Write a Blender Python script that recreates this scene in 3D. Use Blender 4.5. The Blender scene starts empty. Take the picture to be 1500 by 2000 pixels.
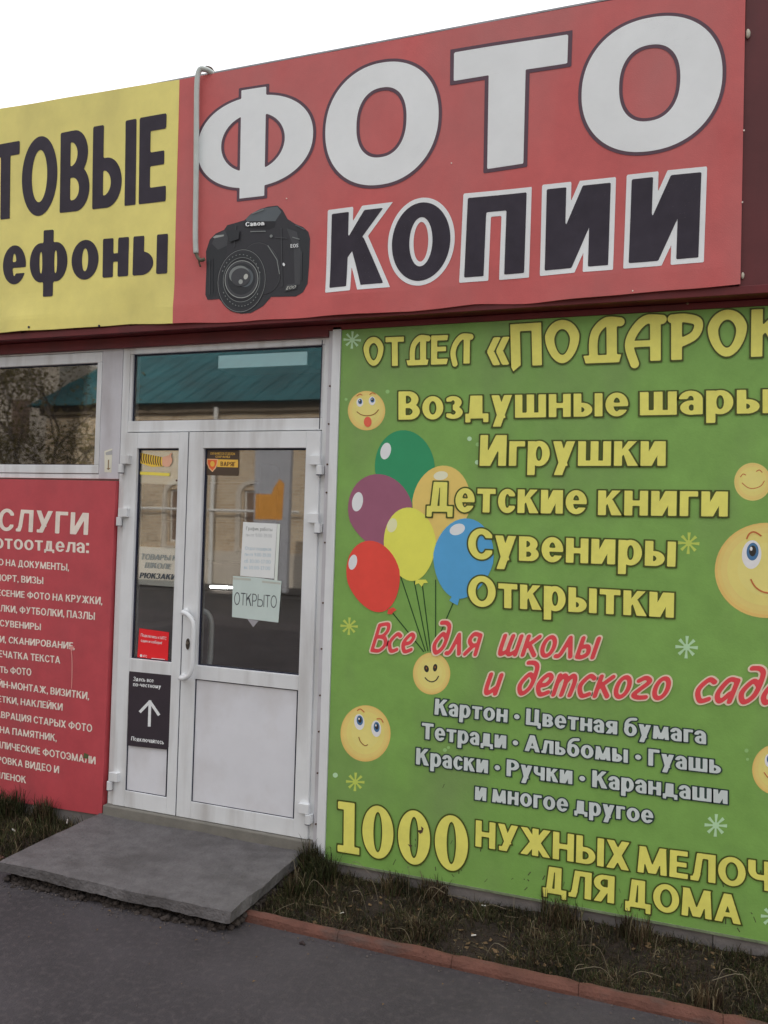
import bpy, bmesh, math, random
import numpy as np
from math import radians as rad, sin, cos, pi
random.seed(7); rng = np.random.default_rng(7)
scene = bpy.context.scene
C = bpy.data.collections.new("scene"); scene.collection.children.link(C)

# ------------------------------------------------------------------ camera
F_PX = 1601.35; YAW, PITCH, ROLL = -0.353818, 0.0142, 0.031158      # px of the 1500x2000 photo
CAM = np.array([2.45602, -3.67901, 1.703])
def cam_axes():
    cy, sy, cp, sp, cr, sr = cos(YAW), sin(YAW), cos(PITCH), sin(PITCH), cos(ROLL), sin(ROLL)
    Fw = np.array([sy*cp, cy*cp, sp]); R = np.array([cy, -sy, 0.]); U = np.cross(R, Fw)
    return R*cr+U*sr, -R*sr+U*cr, Fw
AR, AU, AF = cam_axes()
cam = bpy.data.cameras.new("camera"); camo = bpy.data.objects.new("camera", cam); C.objects.link(camo)
from mathutils import Matrix, Vector
mw = Matrix(((AR[0], AU[0], -AF[0], CAM[0]), (AR[1], AU[1], -AF[1], CAM[1]), (AR[2], AU[2], -AF[2], CAM[2]), (0, 0, 0, 1)))
camo.matrix_world = mw
cam.sensor_fit = 'VERTICAL'; cam.sensor_height = 36.0; cam.lens = F_PX/2000*36.0
cam.clip_start = 0.05; cam.clip_end = 2000
scene.camera = camo
def at(x, y, Y=0.0):                      # where a sight line meets an upright plane parallel to the shop front
    d = (x-750)/F_PX*AR-(y-1000)/F_PX*AU+AF
    t = (Y-CAM[1])/d[1]
    p = CAM+t*d
    return p[0], p[2]
def on_ground(x, y, z=0.0):
    d = (x-750)/F_PX*AR-(y-1000)/F_PX*AU+AF
    t = (z-CAM[2])/d[2]; p = CAM+t*d
    return p[0], p[1]

# ------------------------------------------------------------------ light
SUN_EL, SUN_AZ = rad(27), rad(14)          # behind the shop, a little to the right; the shop front is in shade
world = bpy.data.worlds.new("World"); scene.world = world; world.use_nodes = True
wn = world.node_tree; wn.nodes.clear()
wo = wn.nodes.new("ShaderNodeOutputWorld"); bg = wn.nodes.new("ShaderNodeBackground")
sky = wn.nodes.new("ShaderNodeTexSky"); sky.sky_type = 'NISHITA'; sky.sun_disc = False
sky.sun_elevation = SUN_EL; sky.sun_rotation = SUN_AZ; sky.air_density = 1.0; sky.dust_density = 2.5; sky.ozone_density = 1.0
tcw = wn.nodes.new("ShaderNodeTexCoord"); mpw = wn.nodes.new("ShaderNodeMapping"); mpw.inputs['Scale'].default_value = (1.2, 1.2, 3.0)
nzw = wn.nodes.new("ShaderNodeTexNoise"); nzw.inputs['Scale'].default_value = 2.2; nzw.inputs['Detail'].default_value = 6
crw = wn.nodes.new("ShaderNodeMapRange"); crw.inputs['From Min'].default_value = .35; crw.inputs['From Max'].default_value = .6
crw.inputs['To Min'].default_value = .82; crw.inputs['To Max'].default_value = 1.0
mxw = wn.nodes.new("ShaderNodeMixRGB"); mxw.inputs['Color2'].default_value = (9.0, 9.3, 10.2, 1)
wn.links.new(tcw.outputs['Generated'], mpw.inputs['Vector']); wn.links.new(mpw.outputs[0], nzw.inputs['Vector'])
wn.links.new(nzw.outputs['Fac'], crw.inputs['Value']); wn.links.new(crw.outputs[0], mxw.inputs['Fac'])
# bright cloud cover, brighter towards the hidden sun
vd = wn.nodes.new("ShaderNodeVectorMath"); vd.operation = 'DOT_PRODUCT'; vd.inputs[1].default_value = (sin(SUN_AZ)*cos(SUN_EL), cos(SUN_AZ)*cos(SUN_EL), sin(SUN_EL))
mrs = wn.nodes.new("ShaderNodeMapRange"); mrs.inputs['From Min'].default_value = -1; mrs.inputs['From Max'].default_value = 1; mrs.inputs['To Min'].default_value = .75; mrs.inputs['To Max'].default_value = 1.9
vm = wn.nodes.new("ShaderNodeVectorMath"); vm.operation = 'SCALE'; vm.inputs[0].default_value = (9.4, 9.35, 9.65)
wn.links.new(tcw.outputs['Generated'], vd.inputs[0]); wn.links.new(vd.outputs['Value'], mrs.inputs['Value']); sx = wn.nodes.new("ShaderNodeSeparateXYZ"); wn.links.new(tcw.outputs['Generated'], sx.inputs[0])
ov = wn.nodes.new("ShaderNodeMath"); ov.operation = 'MULTIPLY_ADD'; ov.inputs[1].default_value = .75; ov.inputs[2].default_value = .62; ov.use_clamp = False; wn.links.new(sx.outputs[2], ov.inputs[0])
cl_ = wn.nodes.new("ShaderNodeMapRange"); cl_.inputs['From Min'].default_value = .3; cl_.inputs['From Max'].default_value = .7; cl_.inputs['To Min'].default_value = .78; cl_.inputs['To Max'].default_value = 1.2; wn.links.new(nzw.outputs['Fac'], cl_.inputs['Value'])
m1 = wn.nodes.new("ShaderNodeMath"); m1.operation = 'MULTIPLY'; m2_ = wn.nodes.new("ShaderNodeMath"); m2_.operation = 'MULTIPLY'
wn.links.new(mrs.outputs[0], m1.inputs[0]); wn.links.new(ov.outputs[0], m1.inputs[1]); wn.links.new(m1.outputs[0], m2_.inputs[0]); wn.links.new(cl_.outputs[0], m2_.inputs[1]); wn.links.new(m2_.outputs[0], vm.inputs['Scale']); wn.links.new(vm.outputs[0], mxw.inputs['Color2'])
wn.links.new(sky.outputs[0], mxw.inputs['Color1']); wn.links.new(mxw.outputs[0], bg.inputs['Color'])
bg.inputs['Strength'].default_value = 0.1
wn.links.new(bg.outputs[0], wo.inputs['Surface'])
sl = bpy.data.lights.new("sun", 'SUN'); sl.energy = 3.0; sl.angle = rad(0.5); sl.color = (1, .94, .85)
so = bpy.data.objects.new("sun", sl); C.objects.link(so)
sd = Vector((sin(SUN_AZ)*cos(SUN_EL), cos(SUN_AZ)*cos(SUN_EL), sin(SUN_EL)))
so.rotation_euler = sd.to_track_quat('Z', 'Y').to_euler()
vs = scene.view_settings; vs.view_transform = 'Standard'; vs.look = 'None'; vs.gamma = 1; vs.use_curve_mapping = False
vs.exposure = 0.0

# ------------------------------------------------------------------ materials
def s2l(c): return tuple(((v/255)/12.92 if v/255 <= .04045 else ((v/255+.055)/1.055)**2.4) for v in c)
KL = 0.54                                  # light on the shaded front: photographed value / KL = base colour
def pc(r, g, b, k=1.0): return tuple(min(.95, v/KL*k) for v in s2l((r, g, b)))
MATS = {}
def mat(name, col, rough=.6, var=.06, scale=6, bump=.0, bscale=60, metal=0, spec=.4, stain=0.0, coord='Object', streak=None):
    if name in MATS: return MATS[name]
    m = bpy.data.materials.new(name); m.use_nodes = True; n = m.node_tree; b = n.nodes['Principled BSDF']
    b.inputs['Roughness'].default_value = rough; b.inputs['Metallic'].default_value = metal
    b.inputs['Specular IOR Level'].default_value = spec
    tc = n.nodes.new("ShaderNodeTexCoord")
    nz = n.nodes.new("ShaderNodeTexNoise"); nz.inputs['Scale'].default_value = scale; nz.inputs['Detail'].default_value = 7; nz.inputs['Roughness'].default_value = .65
    n.links.new(tc.outputs[coord], nz.inputs['Vector'])
    mr = n.nodes.new("ShaderNodeMapRange"); mr.inputs['From Min'].default_value = .3; mr.inputs['From Max'].default_value = .7
    mr.inputs['To Min'].default_value = 1-var; mr.inputs['To Max'].default_value = 1+var
    n.links.new(nz.outputs['Fac'], mr.inputs['Value'])
    hs = n.nodes.new("ShaderNodeHueSaturation"); hs.inputs['Color'].default_value = (*col, 1)
    n.links.new(mr.outputs[0], hs.inputs['Value'])
    out = hs.outputs[0]
    if streak:                              # run-down dirt: noise stretched along Z
        mp = n.nodes.new("ShaderNodeMapping"); mp.inputs['Scale'].default_value = streak[2]
        n2 = n.nodes.new("ShaderNodeTexNoise"); n2.inputs['Scale'].default_value = 1; n2.inputs['Detail'].default_value = 6
        n.links.new(tc.outputs[coord], mp.inputs['Vector']); n.links.new(mp.outputs[0], n2.inputs['Vector'])
        m2 = n.nodes.new("ShaderNodeMapRange"); m2.inputs['From Min'].default_value = .48; m2.inputs['From Max'].default_value = .75
        m2.inputs['To Min'].default_value = 0; m2.inputs['To Max'].default_value = streak[1]
        n.links.new(n2.outputs['Fac'], m2.inputs['Value'])
        mx = n.nodes.new("ShaderNodeMixRGB"); mx.inputs['Color2'].default_value = (*streak[0], 1)
        n.links.new(m2.outputs[0], mx.inputs['Fac']); n.links.new(out, mx.inputs['Color1']); out = mx.outputs[0]
    n.links.new(out, b.inputs['Base Color'])
    if bump:
        nb = n.nodes.new("ShaderNodeTexNoise"); nb.inputs['Scale'].default_value = bscale; nb.inputs['Detail'].default_value = 5
        n.links.new(tc.outputs[coord], nb.inputs['Vector'])
        bp = n.nodes.new("ShaderNodeBump"); bp.inputs['Strength'].default_value = bump; bp.inputs['Distance'].default_value = .01
        n.links.new(nb.outputs['Fac'], bp.inputs['Height']); n.links.new(bp.outputs[0], b.inputs['Normal'])
    MATS[name] = m; return m
def glass_mat(name, base, tint):
    m = bpy.data.materials.new(name); m.use_nodes = True; n = m.node_tree; n.nodes.clear()
    o = n.nodes.new("ShaderNodeOutputMaterial"); mx = n.nodes.new("ShaderNodeMixShader")
    tr = n.nodes.new("ShaderNodeBsdfTransparent"); tr.inputs[0].default_value = (*tint, 1); df = n.nodes.new("ShaderNodeBsdfDiffuse"); df.inputs[0].default_value = (.42, .40, .37, 1); m0 = n.nodes.new("ShaderNodeMixShader"); m0.inputs[0].default_value = .022; n.links.new(tr.outputs[0], m0.inputs[1]); n.links.new(df.outputs[0], m0.inputs[2])
    gl = n.nodes.new("ShaderNodeBsdfGlossy"); gl.inputs['Roughness'].default_value = .022; gl.inputs['Color'].default_value = (1, .98, .95, 1)
    fr = n.nodes.new("ShaderNodeFresnel"); fr.inputs[0].default_value = 1.5
    ad = n.nodes.new("ShaderNodeMath"); ad.operation = 'MULTIPLY_ADD'; ad.inputs[1].default_value = 2.0; ad.inputs[2].default_value = base; ad.use_clamp = True
    tc = n.nodes.new("ShaderNodeTexCoord"); nb = n.nodes.new("ShaderNodeTexNoise"); nb.inputs['Scale'].default_value = 1.3
    bp = n.nodes.new("ShaderNodeBump"); bp.inputs['Strength'].default_value = .05; bp.inputs['Distance'].default_value = .01
    n.links.new(tc.outputs['Object'], nb.inputs['Vector']); n.links.new(nb.outputs['Fac'], bp.inputs['Height']); n.links.new(bp.outputs[0], gl.inputs['Normal'])
    n.links.new(fr.outputs[0], ad.inputs[0]); n.links.new(ad.outputs[0], mx.inputs[0])
    n.links.new(m0.outputs[0], mx.inputs[1]); n.links.new(gl.outputs[0], mx.inputs[2]); n.links.new(mx.outputs[0], o.inputs[0])
    MATS[name] = m; return m
def emit_mat(name, col, st):
    m = bpy.data.materials.new(name); m.use_nodes = True; b = m.node_tree.nodes['Principled BSDF']
    b.inputs['Base Color'].default_value = (*col, 1); b.inputs['Emission Color'].default_value = (*col, 1); b.inputs['Emission Strength'].default_value = st
    MATS[name] = m; return m

dirt = (.16, .13, .10)
PVC = mat('white_pvc', (.82, .845, .86), .38, .05, 5, .02, 20, streak=((.34, .31, .28), .5, (9, 9, 1.2)))
PVC2 = mat('white_pvc_panel', (.81, .825, .87), .4, .04, 4, .03, 9, streak=((.48, .44, .40), .4, (4, 4, 3)))
STRIPM = mat('lilac_white_trim', (.63, .625, .66), .45, .07, 5, streak=((.25, .2, .18), .35, (8, 8, 2)))
GASK = mat('rubber_gasket', (.018, .02, .045), .6)
GLASS = glass_mat('window_glass', .05, (.95, .965, .965))
MAROON = mat('maroon_painted_metal', pc(84, 27, 30), .5, .10, 5, .03, 40, streak=((.03, .02, .02), .4, (6, 6, 1)))
MAROON2 = mat('maroon_profiled_sheet', pc(78, 32, 34), .5, .12, 5, .03, 40, streak=((.05, .03, .03), .4, (6, 6, .6)))
RED = mat('faded_red_vinyl', pc(160, 76, 75), .55, .09, 5, .14, 240, streak=((.46, .22, .21), .55, (1.5, 1.5, .7)))
YEL = mat('yellow_vinyl', pc(198, 180, 104), .55, .07, 5, .10, 260, streak=((.36, .30, .14), .35, (1.5, 1.5, .8)))
SRED = mat('red_board_vinyl', pc(152, 60, 66), .5, .09, 7, .06, 120, streak=((.25, .09, .10), .35, (2.5, 2.5, 1)))
GREEN = mat('green_board_vinyl', pc(102, 138, 68), .5, .10, 8, .08, 120, streak=((.22, .30, .13), .6, (2.2, 2.2, 1.1)))
LWHITE = mat('print_white', pc(186, 189, 190), .5, .04, 4)
LBLACK = mat('print_black', pc(46, 42, 50), .6, .16, 10, spec=.2)
LOUT = mat('print_dark_outline', pc(72, 52, 62), .5, .08)
LYEL = mat('print_yellow', pc(198, 186, 92), .5, .09, 9)
LOLIVE = mat('print_olive_outline', pc(58, 66, 24), .5, .08)
LSRED = mat('print_script_red', pc(186, 60, 66), .5, .06)
LSPINK = mat('print_pink_outline', pc(214, 172, 152), .5, .05)
LSILV = mat('print_silver', pc(168, 176, 174), .5, .08, 8)
LDKG = mat('print_dark_green', pc(34, 50, 46), .5, .05)
LCREAM = mat('print_cream', pc(196, 180, 170), .5, .1, 14)
PAPER = mat('white_paper', (.88, .91, .90), .7, .02, 5)
DARKINK = mat('ink_grey', (.07, .08, .09), .6)
CONC = mat('slab_concrete', (.140, .132, .134), .9, .22, 16, .9, 70, streak=((.080, .073, .072), .8, (5, 7, 6)))
CONC2 = mat('plinth_concrete', (.23, .21, .20), .9, .2, 8, .4, 60)
ASPH = mat('asphalt', (.060, .053, .058), .9, .35, 1.3, .6, 120, streak=((.095, .082, .084), .8, (38, 38, 38)))
KERB = mat('orange_painted_kerb', (.150, .064, .046), .85, .25, 9, .6, 90, streak=((.085, .07, .062), 1.0, (7, 16, 16)))
SOIL = mat('soil', (.030, .021, .016), .95, .4, 14, .8, 70)
STEEL = mat('grey_steel', (.32, .33, .34), .45, .15, 20, metal=.6)
RUST = mat('rusty_metal', (.10, .06, .04), .8, .3, 20)
PIPE = mat('grey_pipe_plastic', pc(150, 156, 152), .5, .08, 14)

from mathutils import noise as mn
def nz(x, y, s=1., z=0.): return mn.noise(Vector((x*s, y*s, z)))
# ------------------------------------------------------------------ object helpers
def tag(o, label=None, cat=None, group=None, kind=None):
    if label: o['label'] = label
    if cat: o['category'] = cat
    if group: o['group'] = group
    if kind: o['kind'] = kind
    return o
def empty(name, loc=(0, 0, 0), **k):
    o = bpy.data.objects.new(name, None); o.empty_display_size = .1; C.objects.link(o); o.location = loc; return tag(o, **k)
def link(name, me, parent=None, **k):
    o = bpy.data.objects.new(name, me); C.objects.link(o)
    if parent is not None:
        o.parent = parent
        root = parent
        off = Vector((0, 0, 0))
        while root is not None: off += root.location; root = root.parent
        o.location = -off
    return tag(o, **k)
class MB:
    def __init__(s): s.v = []; s.f = []; s.m = []; s.mats = []
    def mi(s, m):
        if m not in s.mats: s.mats.append(m)
        return s.mats.index(m)
    def add(s, v, f, m):
        o = len(s.v); s.v.extend(v); i = s.mi(m)
        for q in f: s.f.append(tuple(o+k for k in q)); s.m.append(i)
    def box(s, x0, x1, y0, y1, z0, z1, m):
        v = [(x0, y0, z0), (x1, y0, z0), (x1, y1, z0), (x0, y1, z0), (x0, y0, z1), (x1, y0, z1), (x1, y1, z1), (x0, y1, z1)]
        s.add(v, [(0, 3, 2, 1), (4, 5, 6, 7), (0, 1, 5, 4), (1, 2, 6, 5), (2, 3, 7, 6), (3, 0, 4, 7)], m)
    def tube(s, pts, r, m, n=10, cap=True):
        pts = [Vector(p) for p in pts]; rings = []; up = None
        for i, p in enumerate(pts):
            t = (pts[min(i+1, len(pts)-1)]-pts[max(i-1, 0)]).normalized()
            if up is None: up = t.orthogonal().normalized()
            up = (up-t*up.dot(t)).normalized(); w = t.cross(up)
            rr = r[i] if isinstance(r, (list, tuple)) else r
            rings.append([tuple(p+(up*cos(2*pi*k/n)+w*sin(2*pi*k/n))*rr) for k in range(n)])
        v = [q for g in rings for q in g]; f = []
        for i in range(len(pts)-1):
            for k in range(n):
                a = i*n+k; b = i*n+(k+1) % n; f.append((a, b, b+n, a+n))
        if cap: f.append(tuple(range(n-1, -1, -1))); f.append(tuple((len(pts)-1)*n+k for k in range(n)))
        s.add(v, f, m)
    def build(s, name, parent=None, bevel=0, smooth=False, **k):
        me = bpy.data.meshes.new(name); me.from_pydata([tuple(map(float, q)) for q in s.v], [], s.f)
        for m in s.mats: me.materials.append(m)
        me.polygons.foreach_set('material_index', s.m)
        if smooth: me.polygons.foreach_set('use_smooth', [True]*len(s.f))
        me.update(); o = link(name, me, parent, **k)
        if bevel:
            b = o.modifiers.new('bevel', 'BEVEL'); b.width = bevel; b.segments = 2; b.limit_method = 'ANGLE'
        return o
def box(name, x0, x1, y0, y1, z0, z1, m, parent=None, bevel=0, **k):
    b = MB(); b.box(x0, x1, y0, y1, z0, z1, m); return b.build(name, parent, bevel, **k)
def curve_pts(P, n=8):                     # Catmull-Rom through P
    P = [np.array(p, float) for p in P]; out = []
    for i in range(len(P)-1):
        a = P[max(i-1, 0)]; b = P[i]; c = P[i+1]; d = P[min(i+2, len(P)-1)]
        for k in range(n):
            t = k/n; out.append(.5*((2*b)+(c-a)*t+(2*a-5*b+4*c-d)*t*t+(3*b-a-3*c+d)*t**3))
    out.append(P[-1]); return out

# ------------------------------------------------------------------ letter shapes (signed distances -> meshes)
def bx(x0, y0, x1, y1): return lambda X, Y: np.maximum(np.maximum(x0-X, X-x1), np.maximum(y0-Y, Y-y1))
def po(*p):
    a = sum(p[i][0]*p[(i+1) % len(p)][1]-p[(i+1) % len(p)][0]*p[i][1] for i in range(len(p)))
    if a < 0: p = p[::-1]
    def f(X, Y):
        d = None
        for i in range(len(p)):
            (x0, y0), (x1, y1) = p[i], p[(i+1) % len(p)]; l = math.hypot(x1-x0, y1-y0)
            e = ((X-x0)*(y1-y0)-(Y-y0)*(x1-x0))/l; d = e if d is None else np.maximum(d, e)
        return d
    return f
def el(cx, cy, a, b):
    def f(X, Y):
        x = X-cx; y = Y-cy; k0 = np.sqrt((x/a)**2+(y/b)**2)+1e-9; k1 = np.sqrt((x/a/a)**2+(y/b/b)**2)+1e-9
        return k0*(k0-1)/k1
    return f
def U(*fs): return lambda X, Y: np.minimum.reduce([f(X, Y) for f in fs])
def I(*fs): return lambda X, Y: np.maximum.reduce([f(X, Y) for f in fs])
def S(a, *bs): return lambda X, Y: np.maximum.reduce([a(X, Y)]+[-b(X, Y) for b in bs])
def bar(x0, y0, x1, y1, w): return po((x0-w/2, y0), (x0+w/2, y0), (x1+w/2, y1), (x1-w/2, y1))
def ring(x0, y0, x1, y1, s, t):
    cx, cy, a, b = (x0+x1)/2, (y0+y1)/2, (x1-x0)/2, (y1-y0)/2
    return S(el(cx, cy, a, b), el(cx, cy, max(a-s, .01), max(b-t, .01)))
def dsh(x0, y0, x1, y1):
    h = (y1-y0)/2; r = min((x1-x0)*.7, h*1.15)
    return U(bx(x0, y0, x1-r, y1), I(el(x1-r, y0+h, r, h), bx(x1-r-.01, y0-9, 99, y1+9)))
def bowl(x0, y0, x1, y1, s, t): return S(dsh(x0, y0, x1, y1), dsh(x0-.001, y0+t, x1-s, y1-t))
def path(pts, w, curve=False, n=6):
    if curve: pts = curve_pts(pts, n)
    pts = [(float(p[0]), float(p[1])) for p in pts]
    def f(X, Y):
        d = None
        for (x0, y0), (x1, y1) in zip(pts[:-1], pts[1:]):
            dx, dy = x1-x0, y1-y0; t = np.clip(((X-x0)*dx+(Y-y0)*dy)/(dx*dx+dy*dy+1e-12), 0, 1)
            e = np.hypot(X-x0-t*dx, Y-y0-t*dy)-w/2; d = e if d is None else np.minimum(d, e)
        return d
    return f
def mir(f, w): return lambda X, Y: f(w-X, Y)
CAPW = dict(А=.84, Б=.68, В=.70, Г=.56, Д=.86, Е=.60, Ж=1.12, З=.64, И=.80, Й=.80, К=.76, Л=.80, М=.98, Н=.76, О=.86, П=.76, Р=.68, С=.74, Т=.70, У=.78, Ф=1.0,
            Х=.80, Ц=.82, Ч=.72, Ш=1.10, Щ=1.16, Ь=.68, Ы=.98, Э=.74, Ю=1.12, Я=.72)
def caps(ch, H, s, t, w):
    m = H/2
    L = bx(0, 0, s, H); Rr = bx(w-s, 0, w, H)
    if ch == 'А': return U(bar(s*.52, 0, w/2-.0*s, H, s*1.04), bar(w-s*.52, 0, w/2, H, s*1.04), bx(w*.25, H*.2, w*.75, H*.2+t*.85))
    if ch == 'Б': return U(L, bowl(0, 0, w, H*.60, s, t*.85), bx(0, H-t, w*.9, H))
    if ch == 'В': return U(L, bowl(0, 0, w, H*.56, s, t*.8), bowl(0, H*.56-t*.8, w*.94, H, s, t*.8))
    if ch == 'Г': return U(L, bx(0, H-t, w, H))
    if ch == 'Д': return U(bx(0, 0, w, t), bx(0, -.17*H, s*.72, t), bx(w-s*.72, -.17*H, w, t), bx(w-s*.85-s, 0, w-s*.85, H), bar(s*.95, 0, w*.36, H, s*.92), bx(w*.27, H-t, w-s*.85, H))
    if ch == 'Е': return U(L, bx(0, 0, w, t), bx(0, m-t*.45, w*.92, m+t*.45), bx(0, H-t, w*.97, H))
    if ch == 'Ж': return U(bx(w/2-s/2, 0, w/2+s/2, H), bar(s*.6, 0, w/2-s*.1, m+.06, s*1.15), bar(s*.6, H, w/2-s*.1, m-.06, s*1.15), bar(w-s*.6, 0, w/2+s*.1, m+.06, s*1.15), bar(w-s*.6, H, w/2+s*.1, m-.06, s*1.15))
    if ch == 'З': return S(U(ring(-.12*w, 0, w, H*.56, s, t*.85), ring(-.08*w, H*.5-t*.3, w*.94, H, s, t*.85)), bx(-9, H*.24, w*.42, H*.76), bx(-9, -9, .03*w, 9))
    if ch in 'ИЙ': 
        f = U(L, Rr, bar(s*.75, 0, w-s*.75, H, s*1.25)); f = I(f, bx(0, 0, w, H))
        return U(f, path([(w*.3, H*1.2), (w*.5, H*1.12), (w*.7, H*1.2)], t*.5, True)) if ch == 'Й' else f
    if ch == 'К': return U(L, po((s*.9, H*.36), (s*.9, H*.62), (w-s*1.15, H), (w-.02, H)), po((w*.36, H*.60), (w*.62, H*.64), (w+.02, 0), (w-s*1.2, 0)))
    if ch == 'Л': return U(Rr, bx(w*.26, H-t, w, H), path([(w*.26+s*.42, H-t*.5), (w*.26+s*.40, H*.5), (w*.2+s*.2, H*.2), (s*.15, t*.42)], s*.88, True) if 0 else U(bar(w*.19+s*.25, H*.25, w*.26+s*.42, H, s*.9), bar(s*.62, 0, w*.19+s*.25, H*.25, s*.98), bx(0, 0, s*.8, t*.85)))
    if ch == 'М': return U(bar(s*.46, 0, s*.66, H, s*.9), bar(w-s*.46, 0, w-s*.66, H, s*.9), I(bar(w/2-s*.05, H*.02, s*.62, H, s*1.0), bx(0, 0, w, H)), I(bar(w/2+s*.05, H*.02, w-s*.62, H, s*1.0), bx(0, 0, w, H)))
    if ch == 'Н': return U(L, Rr, bx(0, m-t*.5, w, m+t*.5))
    if ch == 'О': return ring(0, -.01, w, H+.01, s, t)
    if ch == 'П': return U(L, Rr, bx(0, H-t, w, H))
    if ch == 'Р': return U(L, bowl(0, H*.38, w, H, s, t*.85))
    if ch == 'С': return S(ring(0, -.01, w*1.10, H+.01, s, t), bx(w*.60, H*.30, 9, H*.70), bx(w, -9, 9, 9))
    if ch == 'Т': return U(bx(w/2-s/2, 0, w/2+s/2, H), bx(0, H-t, w, H))
    if ch == 'У': return U(bar(s*.6, H, w*.52, H*.28, s*1.1), bar(w*.30, 0, w-s*.6, H, s*1.1), bx(w*.08, 0, w*.38, t*.9))
    if ch == 'Ф': return U(bx(w/2-s/2, -.02, w/2+s/2, H+.02), ring(0, H*.13, w, H*.87, s*.95, t*.9))
    if ch == 'Х': return U(bar(s*.6, 0, w-s*.6, H, s*1.15), bar(w-s*.6, 0, s*.6, H, s*1.15))
    if ch == 'Ц': return U(L, bx(w-s-s*.5, 0, w-s*.5, H), bx(0, 0, w, t), bx(w-s*.7, -.17*H, w, t))
    if ch == 'Ч': return U(Rr, bx(w*.4, H*.34, w, H*.34+t), bx(0, H*.62, s, H), I(ring(0, H*.34, w*.9, H*.98, s, t), bx(0, 0, w*.5, H*.64)))
    if ch == 'Ш': return U(L, Rr, bx(w/2-s/2, 0, w/2+s/2, H), bx(0, 0, w, t))
    if ch == 'Щ': return U(L, bx(w-s*1.5, 0, w-s*.5, H), bx(w/2-s*.75, 0, w/2+s*.25, H), bx(0, 0, w, t), bx(w-s*.6, -.17*H, w, t))
    if ch == 'Ь': return U(L, bowl(0, 0, w, H*.60, s, t*.85))
    if ch == 'Ы': return U(L, bowl(0, 0, w-s-.07, H*.60, s, t*.85), Rr)
    if ch == 'Э': return U(mir(caps('С', H, s, t, w), w), bx(w*.35, m-t*.42, w-s*.5, m+t*.42))
    if ch == 'Ю': return U(L, ring(w*.34, -.01, w, H+.01, s*.95, t), bx(0, m-t*.45, w*.42, m+t*.45))
    if ch == 'Я': return U(Rr, mir(bowl(0, H*.40, w, H, s, t*.85), w), bar(s*.6, 0, w*.55, H*.44, s*1.15))
    raise KeyError(ch)
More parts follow.
